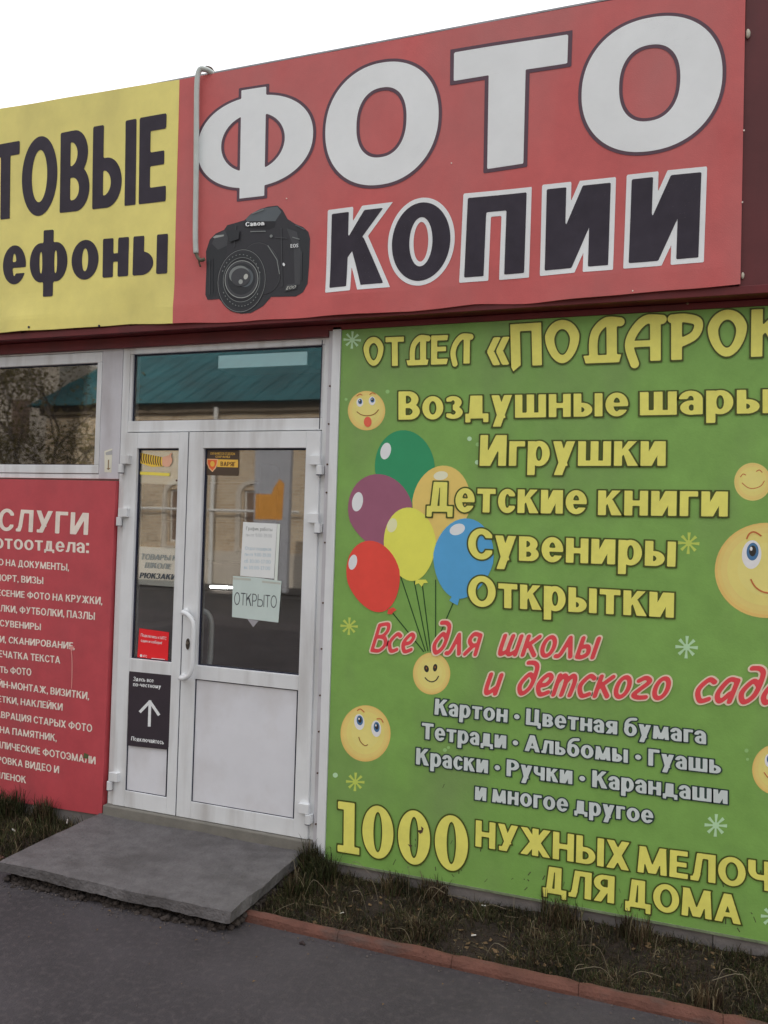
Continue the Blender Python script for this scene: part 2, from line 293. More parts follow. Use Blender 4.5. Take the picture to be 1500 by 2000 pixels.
def sans(ch, st):
    s, t, xh = st['s'], st['t'], st['xh']
    if ch in CAPW: return caps(ch, 1., s, t, CAPW[ch]), CAPW[ch], 1.
    u = ch.upper(); s2, t2 = s*.93, t*.9
    w = None
    if ch == 'а':
        w = .62*xh*1.1; H = xh
        return U(bx(w-s2, 0, w, H*.62), I(ring(-.06*w, H*.26, w, H+.01, s2, t2), U(bx(-9, H*.66, 9, 9), bx(w*.5, H*.5, 9, 9))), S(ring(0, -.01, w*1.0, H*.60, s2*.95, t2*.8), bx(w, -9, 9, 9))) if 1 else None, w, 1
    if ch == 'е':
        w = .78*xh; H = xh
        return U(S(ring(0, -.01, w, H+.01, s2, t2), bx(w*.5, H*.27, 9, H*.42)), bx(s2*.5, H*.42, w-s2*.35, H*.42+t2*.72)), w, 1
    if ch == 'о': w = .84*xh; return caps('О', xh, s2, t2, w), w, 1
    if ch == 'с': w = .66*xh; return caps('С', xh, s2, t2, w), w, 1
    if ch == 'р': w = .80*xh; return U(bx(0, -.30, s2, xh), ring(s2*.1, -.01, w, xh+.01, s2, t2)), w, 1
    if ch == 'у': w = .80*xh; return U(bar(s2*.58, xh, w*.5, 0, s2*1.1), bar(w*.26, -.30, w-s2*.58, xh, s2*1.1)), w, 1
    if ch == 'ф': w = 1.22*xh; return U(bx(w/2-s2/2, -.30, w/2+s2/2, 1.02), ring(0, -.01, w*.5+s2*.4, xh+.01, s2, t2), ring(w*.5-s2*.4, -.01, w, xh+.01, s2, t2)), w, 1
    if ch == 'б': w = .82*xh; return U(ring(0, -.01, w, xh*.95, s2, t2), path([(s2*.5, xh*.45), (s2*.55, xh*.95), (w*.45, 1.0), (w*.9, 1.06)], t2*1.05, True)), w, 1
    if ch == '0': w = .66; return ring(0, -.01, w, 1.01, s, t*.8), w, 1
    if ch == '1': w = .44; return U(bx(w/2-s*.38, 0, w/2+s*.62, 1), bx(0, 0, w*1.08, t*.9), po((0, 1), (0, 1-t), (w*.5, 1-t), (w*.5, 1))), w, 1
    if ch == '7': w = .56; return U(bx(0, 1-t, w, 1), bar(w*.35, 0, w-s*.5, 1, s)), w, 1
    if ch == '8': w = .6; return U(ring(0, 0, w, .56, s, t*.8), ring(.03, .56-t*.6, w-.03, 1, s, t*.8)), w, 1
    if ch == '9': w = .6; return U(ring(0, .38, w, 1, s, t*.8), path([(w-s/2, .7), (w-s*.7, .25), (w*.2, t*.4)], s*.8, True)), w, 1
    if ch in '.,': w = s; return (bx(0, 0, s, s) if ch == '.' else U(bx(0, 0, s, s), po((s*.3, 0), (s, 0), (s*.4, -.17), (.0, -.17)))), w, 1
    if ch == ':': w = s; return U(bx(0, 0, s, s), bx(0, xh-s, s, xh)), w, 1
    if ch == '-': w = .36; return bx(0, .33, w, .33+t), w, 1
    if ch == '•': w = .34; return el(.17, .42, .15, .15), w, 1
    if ch == '!': w = s; return U(bx(0, 0, s, s), po((s*.15, s*1.3), (s*.85, s*1.3), (s, 1), (0, 1))), w, 1
    if ch in '«»':
        w = .5; f = U(*[U(bar(.0+s*.45+o, .45, .16+s*.45+o, .85, s*.8), bar(.16+s*.45+o, .05, s*.45+o, .45, s*.8)) for o in (0, .22)])
        return (f if ch == '«' else mir(f, w)), w, 1
    # Latin
    if ch == 'C': return caps('С', 1, s, t, .74), .74, 1
    if ch == 'E': return caps('Е', 1, s, t, .60), .60, 1
    if ch == 'S': w = .6; return path([(w*.9, .84), (w*.5, .93), (w*.12, .75), (w*.5, .52), (w*.88, .27), (w*.5, .07), (w*.08, .16)], s*.8, True), w, 1
    if ch == 'O': return caps('О', 1, s, t, .86), .86, 1
    if ch == 'a': return sans('а', st)
    if ch == 'o': return sans('о', st)
    if ch == 'n': w = .72*xh; return U(bx(0, 0, s2, xh), I(ring(0, -xh*.3, w, xh+.01, s2, t2), bx(0, xh*.45, w, 9)), bx(w-s2, 0, w, xh*.55)), w, 1
    if u in CAPW: w = CAPW[u]*xh*1.04; return caps(u, xh, s2, t2, w), w, 1
    raise KeyError(ch)
def script(ch, st):
    s, xh = st['s'], st['xh']; P = lambda *p, c=True: path(p, s, c)
    h = s/2
    if ch == 'В': return U(P((h, h), (h, 1-h), c=False), P((h, 1-h), (.38, .97), (.44, .75), (.30, .56), (h, .54)), P((h, .54), (.40, .50), (.50, .26), (.34, .06), (h, h))), .52, 1
    if ch == 'с': return P((.40, xh*.82), (.24, xh-h), (h, xh*.5), (.20, h), (.40, xh*.16)), .44, 1
    if ch == 'е': return P((h, xh*.45), (.30, xh*.52), (.38, xh*.80), (.24, xh-h), (h, xh*.5), (.20, h), (.42, xh*.18)), .46, 1
    if ch in 'да':
        if ch == 'а': return U(P((.42, xh-h), (.22, xh-h*.9), (h, xh*.4), (.18, h), (.36, xh*.4)), P((.44, xh-h), (.42, h), c=False)), .50, 1
        return U(P((.40, xh*.75), (.24, xh-h), (h, xh*.45), (.20, h), (.40, xh*.4), (.42, .8), (.30, .97), (.10, .98))), .48, 1
    if ch == 'л': return U(P((0, h), (.12, .12), (.26, xh-h)), P((.26, xh-h), (.44, h), c=False)), .50, 1
    if ch == 'я': return U(P((.42, h), (.42, xh-h), c=False), P((.42, xh-h), (.20, xh-.03), (.10, xh*.7), (.22, xh*.48), (.42, xh*.5)), P((h, h), (.26, xh*.45), c=False)), .48, 1
    if ch == 'ш': return U(P((h, xh-h), (h, xh*.3), (.12, h), (.30, xh*.25)), P((.32, xh-h), (.30, xh*.3), (.38, h), (.56, xh*.25)), P((.58, xh-h), (.57, h), c=False)), .66, 1
    if ch == 'и': return U(P((h, xh-h), (h, xh*.3), (.14, h), (.34, xh*.35)), P((.38, xh-h), (.37, h), c=False)), .46, 1
    if ch == 'к': return U(P((h, h), (h, xh-h), c=False), P((h, xh*.42), (.40, xh-h), c=False), P((.18, xh*.52), (.42, h), c=False)), .46, 1
    if ch == 'о': return ring(0, 0, .46, xh, s, s), .46, 1
    if ch == 'ы': return U(P((h, xh-h), (h, h), c=False), P((h, xh*.5), (.28, xh*.55), (.34, xh*.25), (.2, h), (h, h)), P((.52, xh-h), (.52, h), c=False)), .58, 1
    if ch == 'т': return U(P((h, h), (h, xh-h), c=False), P((h, xh*.6), (.2, xh-h), (.30, xh*.7), (.30, h)), P((.30, xh*.6), (.45, xh-h), (.56, xh*.7), (.55, h))), .62, 1
    if ch == 'г': return P((.08, xh*.78), (.24, xh-h), (.38, xh*.76), (.2, xh*.45), (h, xh*.2), (.2, h), (.42, h*1.2)), .46, 1
    raise KeyError(ch)
def deco(ch, st):
    s = st['s']; h = s/2
    def egg(x0, y0, x1, y1):
        cx = (x0+x1)/2; cy = (y0+y1)/2+.03*(y1-y0); a = (x1-x0)/2; b = (y1-y0)/2
        base = el(cx, cy, a, b)
        return lambda X, Y: base(cx+(X-cx)*(1+.22*np.clip((cy-Y)/b, -.3, 1)), Y)
    if ch == 'О': w = .80; return S(egg(0, 0, w, 1), egg(s*.92, s*.85, w-s*.92, 1-s*.85)), w, 1
    if ch == 'Т': w = .74; return U(bx(w/2-h, 0, w/2+h, 1), bx(0, 1-s*.72, w, 1)), w, 1
    if ch == 'Е': w = .66; return U(bx(0, 0, s, 1), po((0, 0), (w*.92, 0), (w, s*.8), (0, s*.8)), bx(0, .45, w*.88, .45+s*.66), po((0, 1-s*.75), (w*.95, 1-s*.75), (w, 1), (0, 1))), w, 1
    arc = lambda w: path([(w*.98, 1-s*.4), (w*.62, .93), (w*.36, .74), (w*.27, .48), (w*.27, .12)], s*.85, True)
    if ch == 'Д': w = .88; return U(po((.0, s*.75), (.05, 0), (w-.05, 0), (w, s*.75)), bx(w*.62, .05, w*.62+s, .84), I(arc(w), bx(-9, .05, 9, 9))), w, 1
    if ch == 'Л': w = .78; return U(bx(w*.64, 0, w*.64+s, .84), path([(w*.98, 1-s*.4), (w*.55, .92), (w*.24, .68), (w*.12, .36), (w*.22, 0)], s*.85, True)), w, 1
    if ch == 'А': w = .84; return U(bx(w*.66, 0, w*.66+s, .86), path([(w*.98, 1-s*.4), (w*.55, .92), (w*.24, .68), (w*.10, .36), (w*.24, -.05)], s*.85, True), bx(w*.18, .32, w*.8, .32+s*.6)), w, 1
    if ch == 'П': w = .76; return U(po((0, 1), (s, 1), (s, .02), (.05, -.12), (0, -.12+.1)), bx(w-s, 0, w, 1), bx(0, 1-s*.75, w, 1)), w, 1
    if ch == 'Р': w = .78; return U(bx(.08, 0, .08+s, .86), path([(h*.8, 1-s*.4), (w*.5, 1-s*.4), (w-s*.5, .80), (w*.75, .52), (.08+h, .34)], s*.8, True)), w, 1
    if ch == 'К': w = .82; return U(bx(0, 0, s, 1), po((s, .45), (s, .66), (w-s, 1), (w, 1)), po((w*.3, .60), (w*.55, .66), (w, 0), (w-s*1.1, 0))), w, 1
    if ch in '«»': return sans(ch, dict(s=.22, t=.18, xh=.7))
    raise KeyError(ch)
FONTS = dict(sans=sans, script=script, deco=deco)
GC = {}
def glyph_mesh(key, fn, w, N, off):
    if key in GC: return GC[key]
    h = 1./N; x0 = -.12-off; x1 = w+.14+off; y0 = -.36-off; y1 = 1.26+off
    nx = int((x1-x0)/h)+2; ny = int((y1-y0)/h)+2
    gx = x0+np.arange(nx)*h; gy = y0+np.arange(ny)*h
    X, Y = np.meshgrid(gx, gy); D = fn(X, Y)-off
    ins = D < 0
    verts = []; faces = []
    full = ins[:-1, :-1] & ins[1:, :-1] & ins[:-1, 1:] & ins[1:, 1:]
    anyi = ins[:-1, :-1] | ins[1:, :-1] | ins[:-1, 1:] | ins[1:, 1:]
    for j in range(ny-1):
        if not anyi[j].any(): continue
        i = 0
        while i < nx-1:
            if full[j, i]:
                k = i
                while k < nx-1 and full[j, k] and k-i < max(6, N//6): k += 1
                b = len(verts); verts += [(gx[i], gy[j]), (gx[k], gy[j]), (gx[k], gy[j+1]), (gx[i], gy[j+1])]; faces.append((b, b+1, b+2, b+3)); i = k; continue
            if anyi[j, i]:
                c = [(gx[i], gy[j], D[j, i]), (gx[i+1], gy[j], D[j, i+1]), (gx[i+1], gy[j+1], D[j+1, i+1]), (gx[i], gy[j+1], D[j+1, i])]
                out = []
                for a in range(4):
                    p, q = c[a], c[(a+1) % 4]
                    if p[2] < 0: out.append((p[0], p[1]))
                    if (p[2] < 0) != (q[2] < 0):
                        t = p[2]/(p[2]-q[2]); out.append((p[0]+(q[0]-p[0])*t, p[1]+(q[1]-p[1])*t))
                if len(out) >= 3:
                    b = len(verts); verts += out; faces.append(tuple(range(b, b+len(out))))
            i += 1
    GC[key] = (np.array(verts) if verts else np.zeros((0, 2)), faces); return GC[key]
GAPS = {}
def layout(txt, font, st, gap, space):
    x = 0; res = []
    for i, ch in enumerate(txt):
        if ch == ' ': x += space; continue
        fn, w, _ = FONTS[font](ch, st); res.append((ch, fn, w, x)); x += w+gap
    return res, x-gap
def text(name, parent, quad, vis, mats, font='sans', s=.22, t=None, xh=.78, gap=.09, space=.34, outline=0, pre='', post='', slant=0, N=24, surf=None, lay=1.2e-3, Y=0., lh=1.0, dy=0.001):
    """vis is fitted into quad = (BL, BR, TR, TL) photo points on the board; pre/post run on to either side; one mesh = fill (+ outline)"""
    st = dict(s=s, t=t or s*.8, xh=xh); skey = (font, s, st['t'], xh)
    r, W = layout(vis, font, st, gap, space)
    items = list(r)
    if pre:
        rp, wp = layout(pre, font, st, gap, space); sp = space if pre.endswith(' ') else 0
        items += [(c, f, w, x-wp-gap-(0 if not pre.endswith(' ') else 0)) for c, f, w, x in rp]
    if post:
        rp, wp = layout(post, font, st, gap, space); items += [(c, f, w, x+W+gap) for c, f, w, x in rp]
    q = [np.array(at(*p, Y)) for p in quad]
    mb = MB()
    layers = ([(outline, mats[1], lay)] if outline else [])+[(0, mats[0], lay+(dy if outline else 0))]
    for off, m, ly in layers:
        for ch, fn, w, x in items:
            v, f = glyph_mesh((ch,)+skey+(N, off), fn, w, N, off)
            if not len(v): continue
            gx = v[:, 0]+x+slant*v[:, 1]; u = gx/W; vv = v[:, 1]/lh
            bx0, bz0 = q[0]; P = [(1-vv)*((1-u)*q[0][k]+u*q[1][k])+vv*((1-u)*q[3][k]+u*q[2][k]) for k in (0, 1)]
            yy = (surf(P[0], P[1]) if surf else np.full_like(P[0], Y))-ly
            mb.add(list(zip(P[0], yy, P[1])), f, m)
    return mb.build(name, parent)
# flat printed shapes given as photo points on a board
class Art:
    def __init__(s, Y, base=.001, surf=None): s.Y = Y; s.k = base; s.surf = surf; s.mb = MB()
    def up(s, d=.00013): s.k += d
    def poly(s, pts, m):
        w = [at(*p, s.Y) for p in pts]
        s.mb.add([(x, (s.surf(x, z) if s.surf else s.Y)-s.k, z) for x, z in w], [tuple(range(len(w)))], m); s.up()
    def ell(s, cx, cy, a, b, m, rot=0, n=28, egg=0):
        r = rad(rot); p = []
        for i in range(n):
            t = -2*pi*i/n; e = 1+egg*sin(-t); x = a*cos(t)*e; y = b*sin(t)
            p.append((cx+x*cos(r)-y*sin(r), cy+x*sin(r)+y*cos(r)))
        s.poly(p, m)
    def line(s, pts, w, m, curve=False):
        if curve: pts = [tuple(p) for p in curve_pts(pts, 5)]
        L = []; R = []
        for i in range(len(pts)):
            a = pts[max(i-1, 0)]; b = pts[min(i+1, len(pts)-1)]; dx, dy = b[0]-a[0], b[1]-a[1]; l = math.hypot(dx, dy) or 1
            ww = w if not isinstance(w, tuple) else w[0]+(w[1]-w[0])*sin(pi*i/(len(pts)-1))
            nx, ny = -dy/l*ww/2, dx/l*ww/2; L.append((pts[i][0]+nx, pts[i][1]+ny)); R.append((pts[i][0]-nx, pts[i][1]-ny))
        for i in range(len(pts)-1):
            ww = [L[i], L[i+1], R[i+1], R[i]]; P = [at(*p, s.Y) for p in ww]
            s.mb.add([(x, (s.surf(x, z) if s.surf else s.Y)-s.k, z) for x, z in P], [(0, 1, 2, 3)], m)
        s.up()
    def build(s, name, parent, **k): return s.mb.build(name, parent, **k)
def am(name, rgb, **k): return mat('print_'+name, pc(*rgb), .5, .05, 8, **k)

# ================================================================== the ground
def sheet(name, x0, x1, y0, y1, nx, ny, zf, m, **k):
    xs = np.linspace(x0, x1, nx+1); ys = np.linspace(y0, y1, ny+1); mb = MB()
    v = [(x, y, zf(x, y)) for y in ys for x in xs]
    f = [(j*(nx+1)+i, j*(nx+1)+i+1, (j+1)*(nx+1)+i+1, (j+1)*(nx+1)+i) for j in range(ny) for i in range(nx)]
    mb.add(v, f, m); return mb.build(name, smooth=True, **k)
sheet('ground', -300, 300, -300, 300, 1, 1, lambda x, y: -.09, SOIL, kind='structure')
KY = -.585                                  # front face of the kerb line
sheet('pavement', -14, 16, -9.0, KY+.03, 60, 20, lambda x, y: .004*nz(x, y, .9), ASPH, kind='structure')
sheet('road', -60, 60, -13.2, -9.0, 1, 1, lambda x, y: -.03, mat('road_asphalt', (.05, .047, .05), .9, .2, 2), kind='structure')
sheet('opposite_pavement', -60, 60, -15.05, -13.2, 1, 1, lambda x, y: .0, mat('far_pavement', (.07, .065, .065), .9, .2, 2), kind='structure')
def soilz(x, y): return -.002+.018*nz(x, y, 4)+.010*nz(x, y, 14, 3)+.012*min(1, max(0, (y+.5)/.3))
sheet('soil', -6, 8, KY+.02, .03, 700, 34, soilz, SOIL, kind='structure')

kerb = empty('kerb', (.71, KY, 0), kind='structure')
def kerb_stone(x0, x1, seed):
    mb = MB(); r = random.Random(seed); n = 12; prof = [(-.004, -.03), (-.0, .012), (.007, .027), (.020, .036), (.038, .036), (.050, .028), (.056, -.03)]
    v = []
    for i in range(n+1):
        x = x0+(x1-x0)*i/n; e = .003 if i in (0, n) else 0
        for y, z in prof:
            v.append((x, KY+y+.0045*nz(x, z*9, 7, seed)+(e if y < .02 else -e), z-e*.6+.007*nz(x, y*9, 9, 5)+.003*nz(x, y*30, 40, 5)))
    P = len(prof)
    f = [(i*P+k, (i+1)*P+k, (i+1)*P+k+1, i*P+k+1) for i in range(n) for k in range(P-1)]+[tuple(range(P)), tuple(n*P+k for k in range(P-1, -1, -1))]
    mb.add(v, f, KERB); return mb.build('kerb_stone', kerb)
xk = .712
for i in range(11):
    L = [.455, .48, .48, .49][i % 4]; kerb_stone(xk, xk+L-.002, i); xk += L
for i in range(5): kerb_stone(-.60-(i+1)*.48, -.604-i*.48, 20+i)

# concrete step in front of the door
def slab():
    bm = bmesh.new(); nx, ny = 46, 26; x0, x1, y0, y1 = -.478, .745, -.712, -.012; zt = .097; th = .050
    def P(i, j, z, k):
        x = x0+(x1-x0)*i/nx; y = y0+(y1-y0)*j/ny
        if j == 0: y += .008*nz(x, k, 5)+.005*nz(x, k, 30)
        if i == nx: x += .012*nz(y, 3+k, 6)+.004*nz(y, k, 30)
        if i == 0: x += .010*nz(y, 5+k, 6)
        z += (.005*nz(x, y, 3)+.003*nz(x, y, 18) if k < 1 else .007*nz(x, y, 9)+.004*nz(x, y, 26))
        if k < 1 and (i in (0, nx) or j == 0): z -= .004
        return bm.verts.new((x, y, z))
    T = [[P(i, j, zt, 0) for i in range(nx+1)] for j in range(ny+1)]; B = [[P(i, j, zt-th, 1.3) for i in range(nx+1)] for j in range(ny+1)]
    for j in range(ny):
        for i in range(nx):
            bm.faces.new((T[j][i], T[j][i+1], T[j+1][i+1], T[j+1][i])); bm.faces.new((B[j][i], B[j+1][i], B[j+1][i+1], B[j][i+1]))
    for i in range(nx):
        bm.faces.new((B[0][i], B[0][i+1], T[0][i+1], T[0][i])); bm.faces.new((B[ny][i+1], B[ny][i], T[ny][i], T[ny][i+1]))
    for j in range(ny):
        bm.faces.new((B[j+1][0], B[j][0], T[j][0], T[j+1][0])); bm.faces.new((B[j][nx], B[j+1][nx], T[j+1][nx], T[j][nx]))
    me = bpy.data.meshes.new('slab'); bm.to_mesh(me); bm.free(); me.materials.append(CONC); return me
step = empty('door_step', (.13, -.35, 0), label='worn grey concrete slab lying as a step in front of the white door', cat='step')
link('slab', slab(), step)
box('bed', -.455, .70, -.66, -.03, -.03, .038, SOIL, step)
def lumps(name, spots, m, parent=None, **k):
    ico = bmesh.new(); bmesh.ops.create_icosphere(ico, subdivisions=1, radius=1); iv = [tuple(v.co) for v in ico.verts]; fi = [tuple(v.index for v in f.verts) for f in ico.faces]; ico.free(); L = MB()
    for x, y, z, r_ in spots:
        q = random.uniform(0, 9); L.add([(x+vx*r_*(1+.5*nz(vx, vy, 1.5, q+vz)), y+vy*r_*(1+.5*nz(vy, vz, 1.5, q)), z+vz*r_*.6*(1+.4*nz(vx, vz, 1.5, q))) for vx, vy, vz in iv], fi, m)
    return L.build(name, parent, **k)
sp = [(random.uniform(-.46, .70), -.665-abs(random.gauss(0, .020)), random.uniform(0, .022)*random.random(), random.uniform(.006, .019)) for _ in range(620)]
sp += [(random.uniform(.70, .74), random.uniform(-.66, -.05), random.uniform(0, .03), random.uniform(.008, .022)) for _ in range(140)]
lumps('rubble_bed', sp, mat('rubble', (.050, .040, .035), .95, .5, 40, .5, 90), step, kind='stuff')

# ================================================================== the shop
shop = empty('shop_building', (1.0, 0, 0), label='low flat-roofed shop with white plastic door, maroon fascia and big banners', cat='shop')
XL, XR = -3.2, 5.6
FY = -.120                                   # fascia front
ZT = at(700, 91, FY)[1]
zfb = at(700, 622, FY)[1]                    # fascia underside
WALL = mat('inner_wall_board', (.35, .33, .32), .8, .1)
w = MB()
w.box(XL, -1.98, .02, .14, .0, 2.66, WALL); w.box(-1.98, -.446, .02, .14, 0, 1.90, WALL)
w.box(-1.98, .845, .02, .14, 2.64, 2.66, WALL); w.box(.80, XR, .02, .14, 0, 2.66, WALL)
w.box(XL, XR, .02, .14, 2.66, ZT-.1, WALL)
w.build('front_wall', shop)
INT = mat('shop_inner_wall', (.16, .13, .12), .8, .15, 3)
w = MB(); w.box(XL, XR, 4.6, 4.7, 0, ZT-.1, INT); w.box(XL, XL+.1, .14, 4.6, 0, ZT-.1, INT); w.box(XR-.1, XR, .14, 4.6, 0, ZT-.1, INT); w.box(XL+.1, XR-.1, .14, 4.6, 2.85, 2.9, mat('shop_ceiling', (.20, .30, .30), .8, .05)); w.build('inner_walls', shop)
box('inner_floor', XL+.1, XR-.1, .03, 4.6, .02, .105, mat('shop_floor', (.10, .08, .07), .5, .2), shop)
box('roof', XL-.05, XR+.05, -.10, 4.75, ZT-.1, ZT-.035, mat('roof_metal', (.2, .2, .21), .5), shop)
# plinth under the right-hand board
mb = MB()
for i in range(8):
    x0 = .80+i*.6; mb.box(x0, x0+.597, -.012+.002*(i % 3), .02, -.08, .0805, CONC2)
mb.build('plinth', shop)
mb = MB(); mb.box(XL, -.446, -.012, .02, -.08, .12, CONC2); mb.build('plinth', shop)
# maroon fascia: profiled sheet behind the banners
mb = MB(); x = XL; k = 0
xr_b = at(1456, 200, FY)[0]
rib = [0, .012, .012, 0]; stepw = [.006, .145, .006, .025]
v = []; xx = XL; i = 0
while xx < XR:
    v.append((xx, FY+.012-rib[i % 4])); xx += stepw[i % 4]; i += 1
v.append((XR, FY+.012))
V = []; F = []
for (a, y) in v: V += [(a, y, zfb+.03), (a, y, ZT-.006)]
for j in range(len(v)-1): F.append((2*j, 2*j+2, 2*j+3, 2*j+1))
mb.add(V, F, MAROON2); mb.build('profiled_sheet', shop)
box('fascia_core', XL, XR, FY+.02, .018, zfb+.004, ZT-.012, MAROON, shop)
box('fascia_edge_trim', XL, XR, FY-.006, FY+.0185, zfb, zfb+.034, MAROON, shop, .002)
box('top_trim', XL, XR, FY-.008, FY+.03, ZT-.004, ZT+.004, STEEL, shop)
# recessed maroon strip above the door
zs0 = 2.640
mb = MB(); mb.box(XL, .7865, -.030, .018, 2.611, zfb+.002, MAROON); mb.box(.7865, XR, -.030, .018, zs0, zfb+.002, MAROON)
mb.build('head_flashing', shop, bevel=.002)
for px in (38, 282, 437, 655, 820, 905, 1120, 1343):
    x, z = at(px, 648-(px*.041), -.031); rv = MB(); rv.tube([(x, -.030, z), (x, -.036, z)], .005, mat('tarnished_brass', (.30, .22, .14), .5, metal=.5), 8); rv.build('rivet', shop)

# ---- door frame, transom
FD = .07                                      # frame depth
fr = MB()
fr.box(-.444, -.400, 0, FD, .105, zs0, PVC)                       # left jamb
fr.box(.757, .7855, 0, FD, .105, zs0, PVC)                        # right jamb
fr.box(-.400, .757, 0, FD, 2.579, zs0, PVC)                       # head
fr.box(-.400, .757, 0, FD, 2.156, 2.215, PVC)                     # rail
fr.box(-.400, -.383, 0.004, FD, 2.215, 2.579, PVC); fr.box(.741, .757, 0.004, FD, 2.215, 2.579, PVC)
dfr = fr.build('door_frame', shop, bevel=.003)
mb = MB(); mb.box(-.446, .79, -.036, .06, .06, .1475, mat('sill_concrete', (.21, .20, .175), .85, .2, 7, .3, 80)); mb.build('threshold', shop, bevel=.006)
def pane(name, x0, x1, y, z0, z1, parent): return box(name, x0, x1, y, y+.004, z0, z1, GLASS, parent)
def gasket(x0, x1, y, z0, z1, parent, g=.007):
    b = MB(); b.box(x0, x0+g, y, y+.004, z0, z1, GASK); b.box(x1-g, x1, y, y+.004, z0, z1, GASK); b.box(x0+g, x1-g, y, y+.004, z0, z0+g*.6, GASK); b.box(x0+g, x1-g, y, y+.004, z1-g, z1, GASK)
    return b.build('gasket', parent)
pane('transom_pane', -.383, .741, .022, 2.215, 2.579, dfr); gasket(-.383, .741, .017, 2.215, 2.579, dfr)
mb = MB(); mb.box(.742, .746, -.002, .0, 2.16, 2.60, GASK); mb.build('seam', dfr)
# ---- leaves
LY = -.016
def leaf(x0, x1, gx0, gx1, px0, px1, label, side):
    z0, z1 = .150, 2.150; gz0, gz1, pz0, pz1 = .940, 2.066, .237, .869
    b = MB(); D = LY+.062
    b.box(x0, min(gx0, px0), LY, D, z0, z1, PVC); b.box(max(gx1, px1), x1, LY, D, z0, z1, PVC)
    if gx0 > px0: b.box(px0, gx0, LY+.0006, D, gz0, gz1, PVC)
    if px0 > gx0: b.box(gx0, px0, LY+.0006, D, pz0, pz1, PVC)
    a, c = min(gx0, px0), max(gx1, px1)
    b.box(a, c, LY+.0004, D, gz1, z1, PVC); b.box(a, c, LY+.0004, D, pz1, gz0, PVC); b.box(a, c, LY+.0004, D, z0, pz0, PVC)
    o = b.build('door_leaf', shop, bevel=.0025, label=label)
    pane('glass_pane', gx0, gx1, LY+.024, gz0, gz1, o); gasket(gx0, gx1, LY+.019, gz0, gz1, o, .009)
    box('door_panel', px0+.002, px1-.002, LY+.010, LY+.03, pz0+.002, pz1-.002, PVC2, o); gasket(px0, px1, LY+.006, pz0, pz1, o, .0045)
    # hinges: upper plate reaching onto the leaf, lower barrel on the frame
    for z in (1.985, 1.700, .285):
        h = MB(); s = -1 if side == 'L' else 1; e = x0 if side == 'L' else x1
        h.box(min(e+.012*s, e-.044*s), max(e+.012*s, e-.044*s), LY-.024, LY, z-.004, z+.042, PVC)
        h.tube([(e+.008*s, LY-.016, z-.052), (e+.008*s, LY-.016, z-.006)], .0155, PVC, 14)
        h.box(min(e+.008*s, e+.026*s), max(e+.008*s, e+.026*s), LY-.006, LY+.016, z-.050, z-.008, PVC)
        h.tube([(e+.008*s, LY-.016, z-.055), (e+.008*s, LY-.016, z-.052)], .0165, GASK, 14)
        h.build('hinge', o, bevel=.003)
    return o
leafL = leaf(-.400, -.003, -.322, -.059, -.322, -.066, 'narrow left door leaf with black sticker', 'L')
leafR = leaf(.003, .757, .093, .681, .089, .677, 'wide right door leaf with curved handle', 'R')
box('rebate_shadow_seam', -.003, .003, LY+.004, LY+.05, .15, 2.15, GASK, leafL)
# handle (outside) and its twin inside
def handle(y0, out, x0):
    p = curve_pts([(x0, y0, 1.213), (x0+.006, y0+out*.75, 1.213), (x0+.045, y0+out, 1.205), (x0+.078, y0+out, 1.165), (x0+.084, y0+out, 1.10)], 6)
    p += curve_pts([(x0+.084, y0+out, 1.08), (x0+.082, y0+out, .955), (x0+.070, y0+out, .905), (x0+.040, y0+out, .880), (x0+.006, y0+out*.75, .875), (x0, y0, .875)], 6)
    b = MB(); b.tube(p, .0125, PVC, 12)
    for z in (1.213, .875): b.tube([(x0, y0-.002*np.sign(-out), z), (x0, y0+.006*np.sign(out), z)], .021, PVC, 16)
    return b
handle(LY, -.055, .024).build('handle', leafR, smooth=True)
handle(LY+.062, .055, .024).build('inner_handle', leafR, smooth=True)
b = MB(); x, z = .040, 1.046
n = 20; v = [(x+.0115*cos(2*pi*i/n), LY-.004, z+.029*sin(2*pi*i/n)) for i in range(n)]+[(x+.0115*cos(2*pi*i/n), LY+.002, z+.029*sin(2*pi*i/n)) for i in range(n)]
b.add(v, [tuple(range(n))]+[(i, n+i, n+(i+1) % n, (i+1) % n) for i in range(n)], mat('lock_plate', (.10, .09, .08), .35, metal=.7))
b.tube([(x, LY-.004, z+.006), (x, LY-.009, z+.006)], .0075, mat('lock_brass', (.4, .36, .3), .3, metal=.9), 12); b.box(x-.0012, x+.0012, LY-.0095, LY-.009, z, z+.012, GASK)
b.build('lock', leafR)
# ---- left window
wf = MB()
wf.box(-1.98, -.5795, 0, FD, 2.603, zs0, PVC); wf.box(-1.98, -.5795, 0, FD, 1.900, 1.926, PVC)
wf.box(-.5795, -.4455, -.002, FD, 1.900, zs0, STRIPM); wf.box(-1.98, -1.94, 0, FD, 1.926, 2.603, PVC)
win = wf.build('window_frame', shop, bevel=.002)
ws = MB(); ws.box(-1.94, -.581, -.004, FD-.01, 2.542, 2.600, PVC); ws.box(-1.94, -.581, -.004, FD-.01, 1.929, 1.976, PVC); ws.box(-.612, -.581, -.004, FD-.01, 1.976, 2.542, PVC); ws.box(-1.94, -1.88, -.004, FD-.01, 1.976, 2.542, PVC)
ws.build('window_sash', win, bevel=.003); pane('glass_pane', -1.88, -.612, .020, 1.976, 2.542, win); gasket(-1.88, -.612, .015, 1.976, 2.542, win, .006)
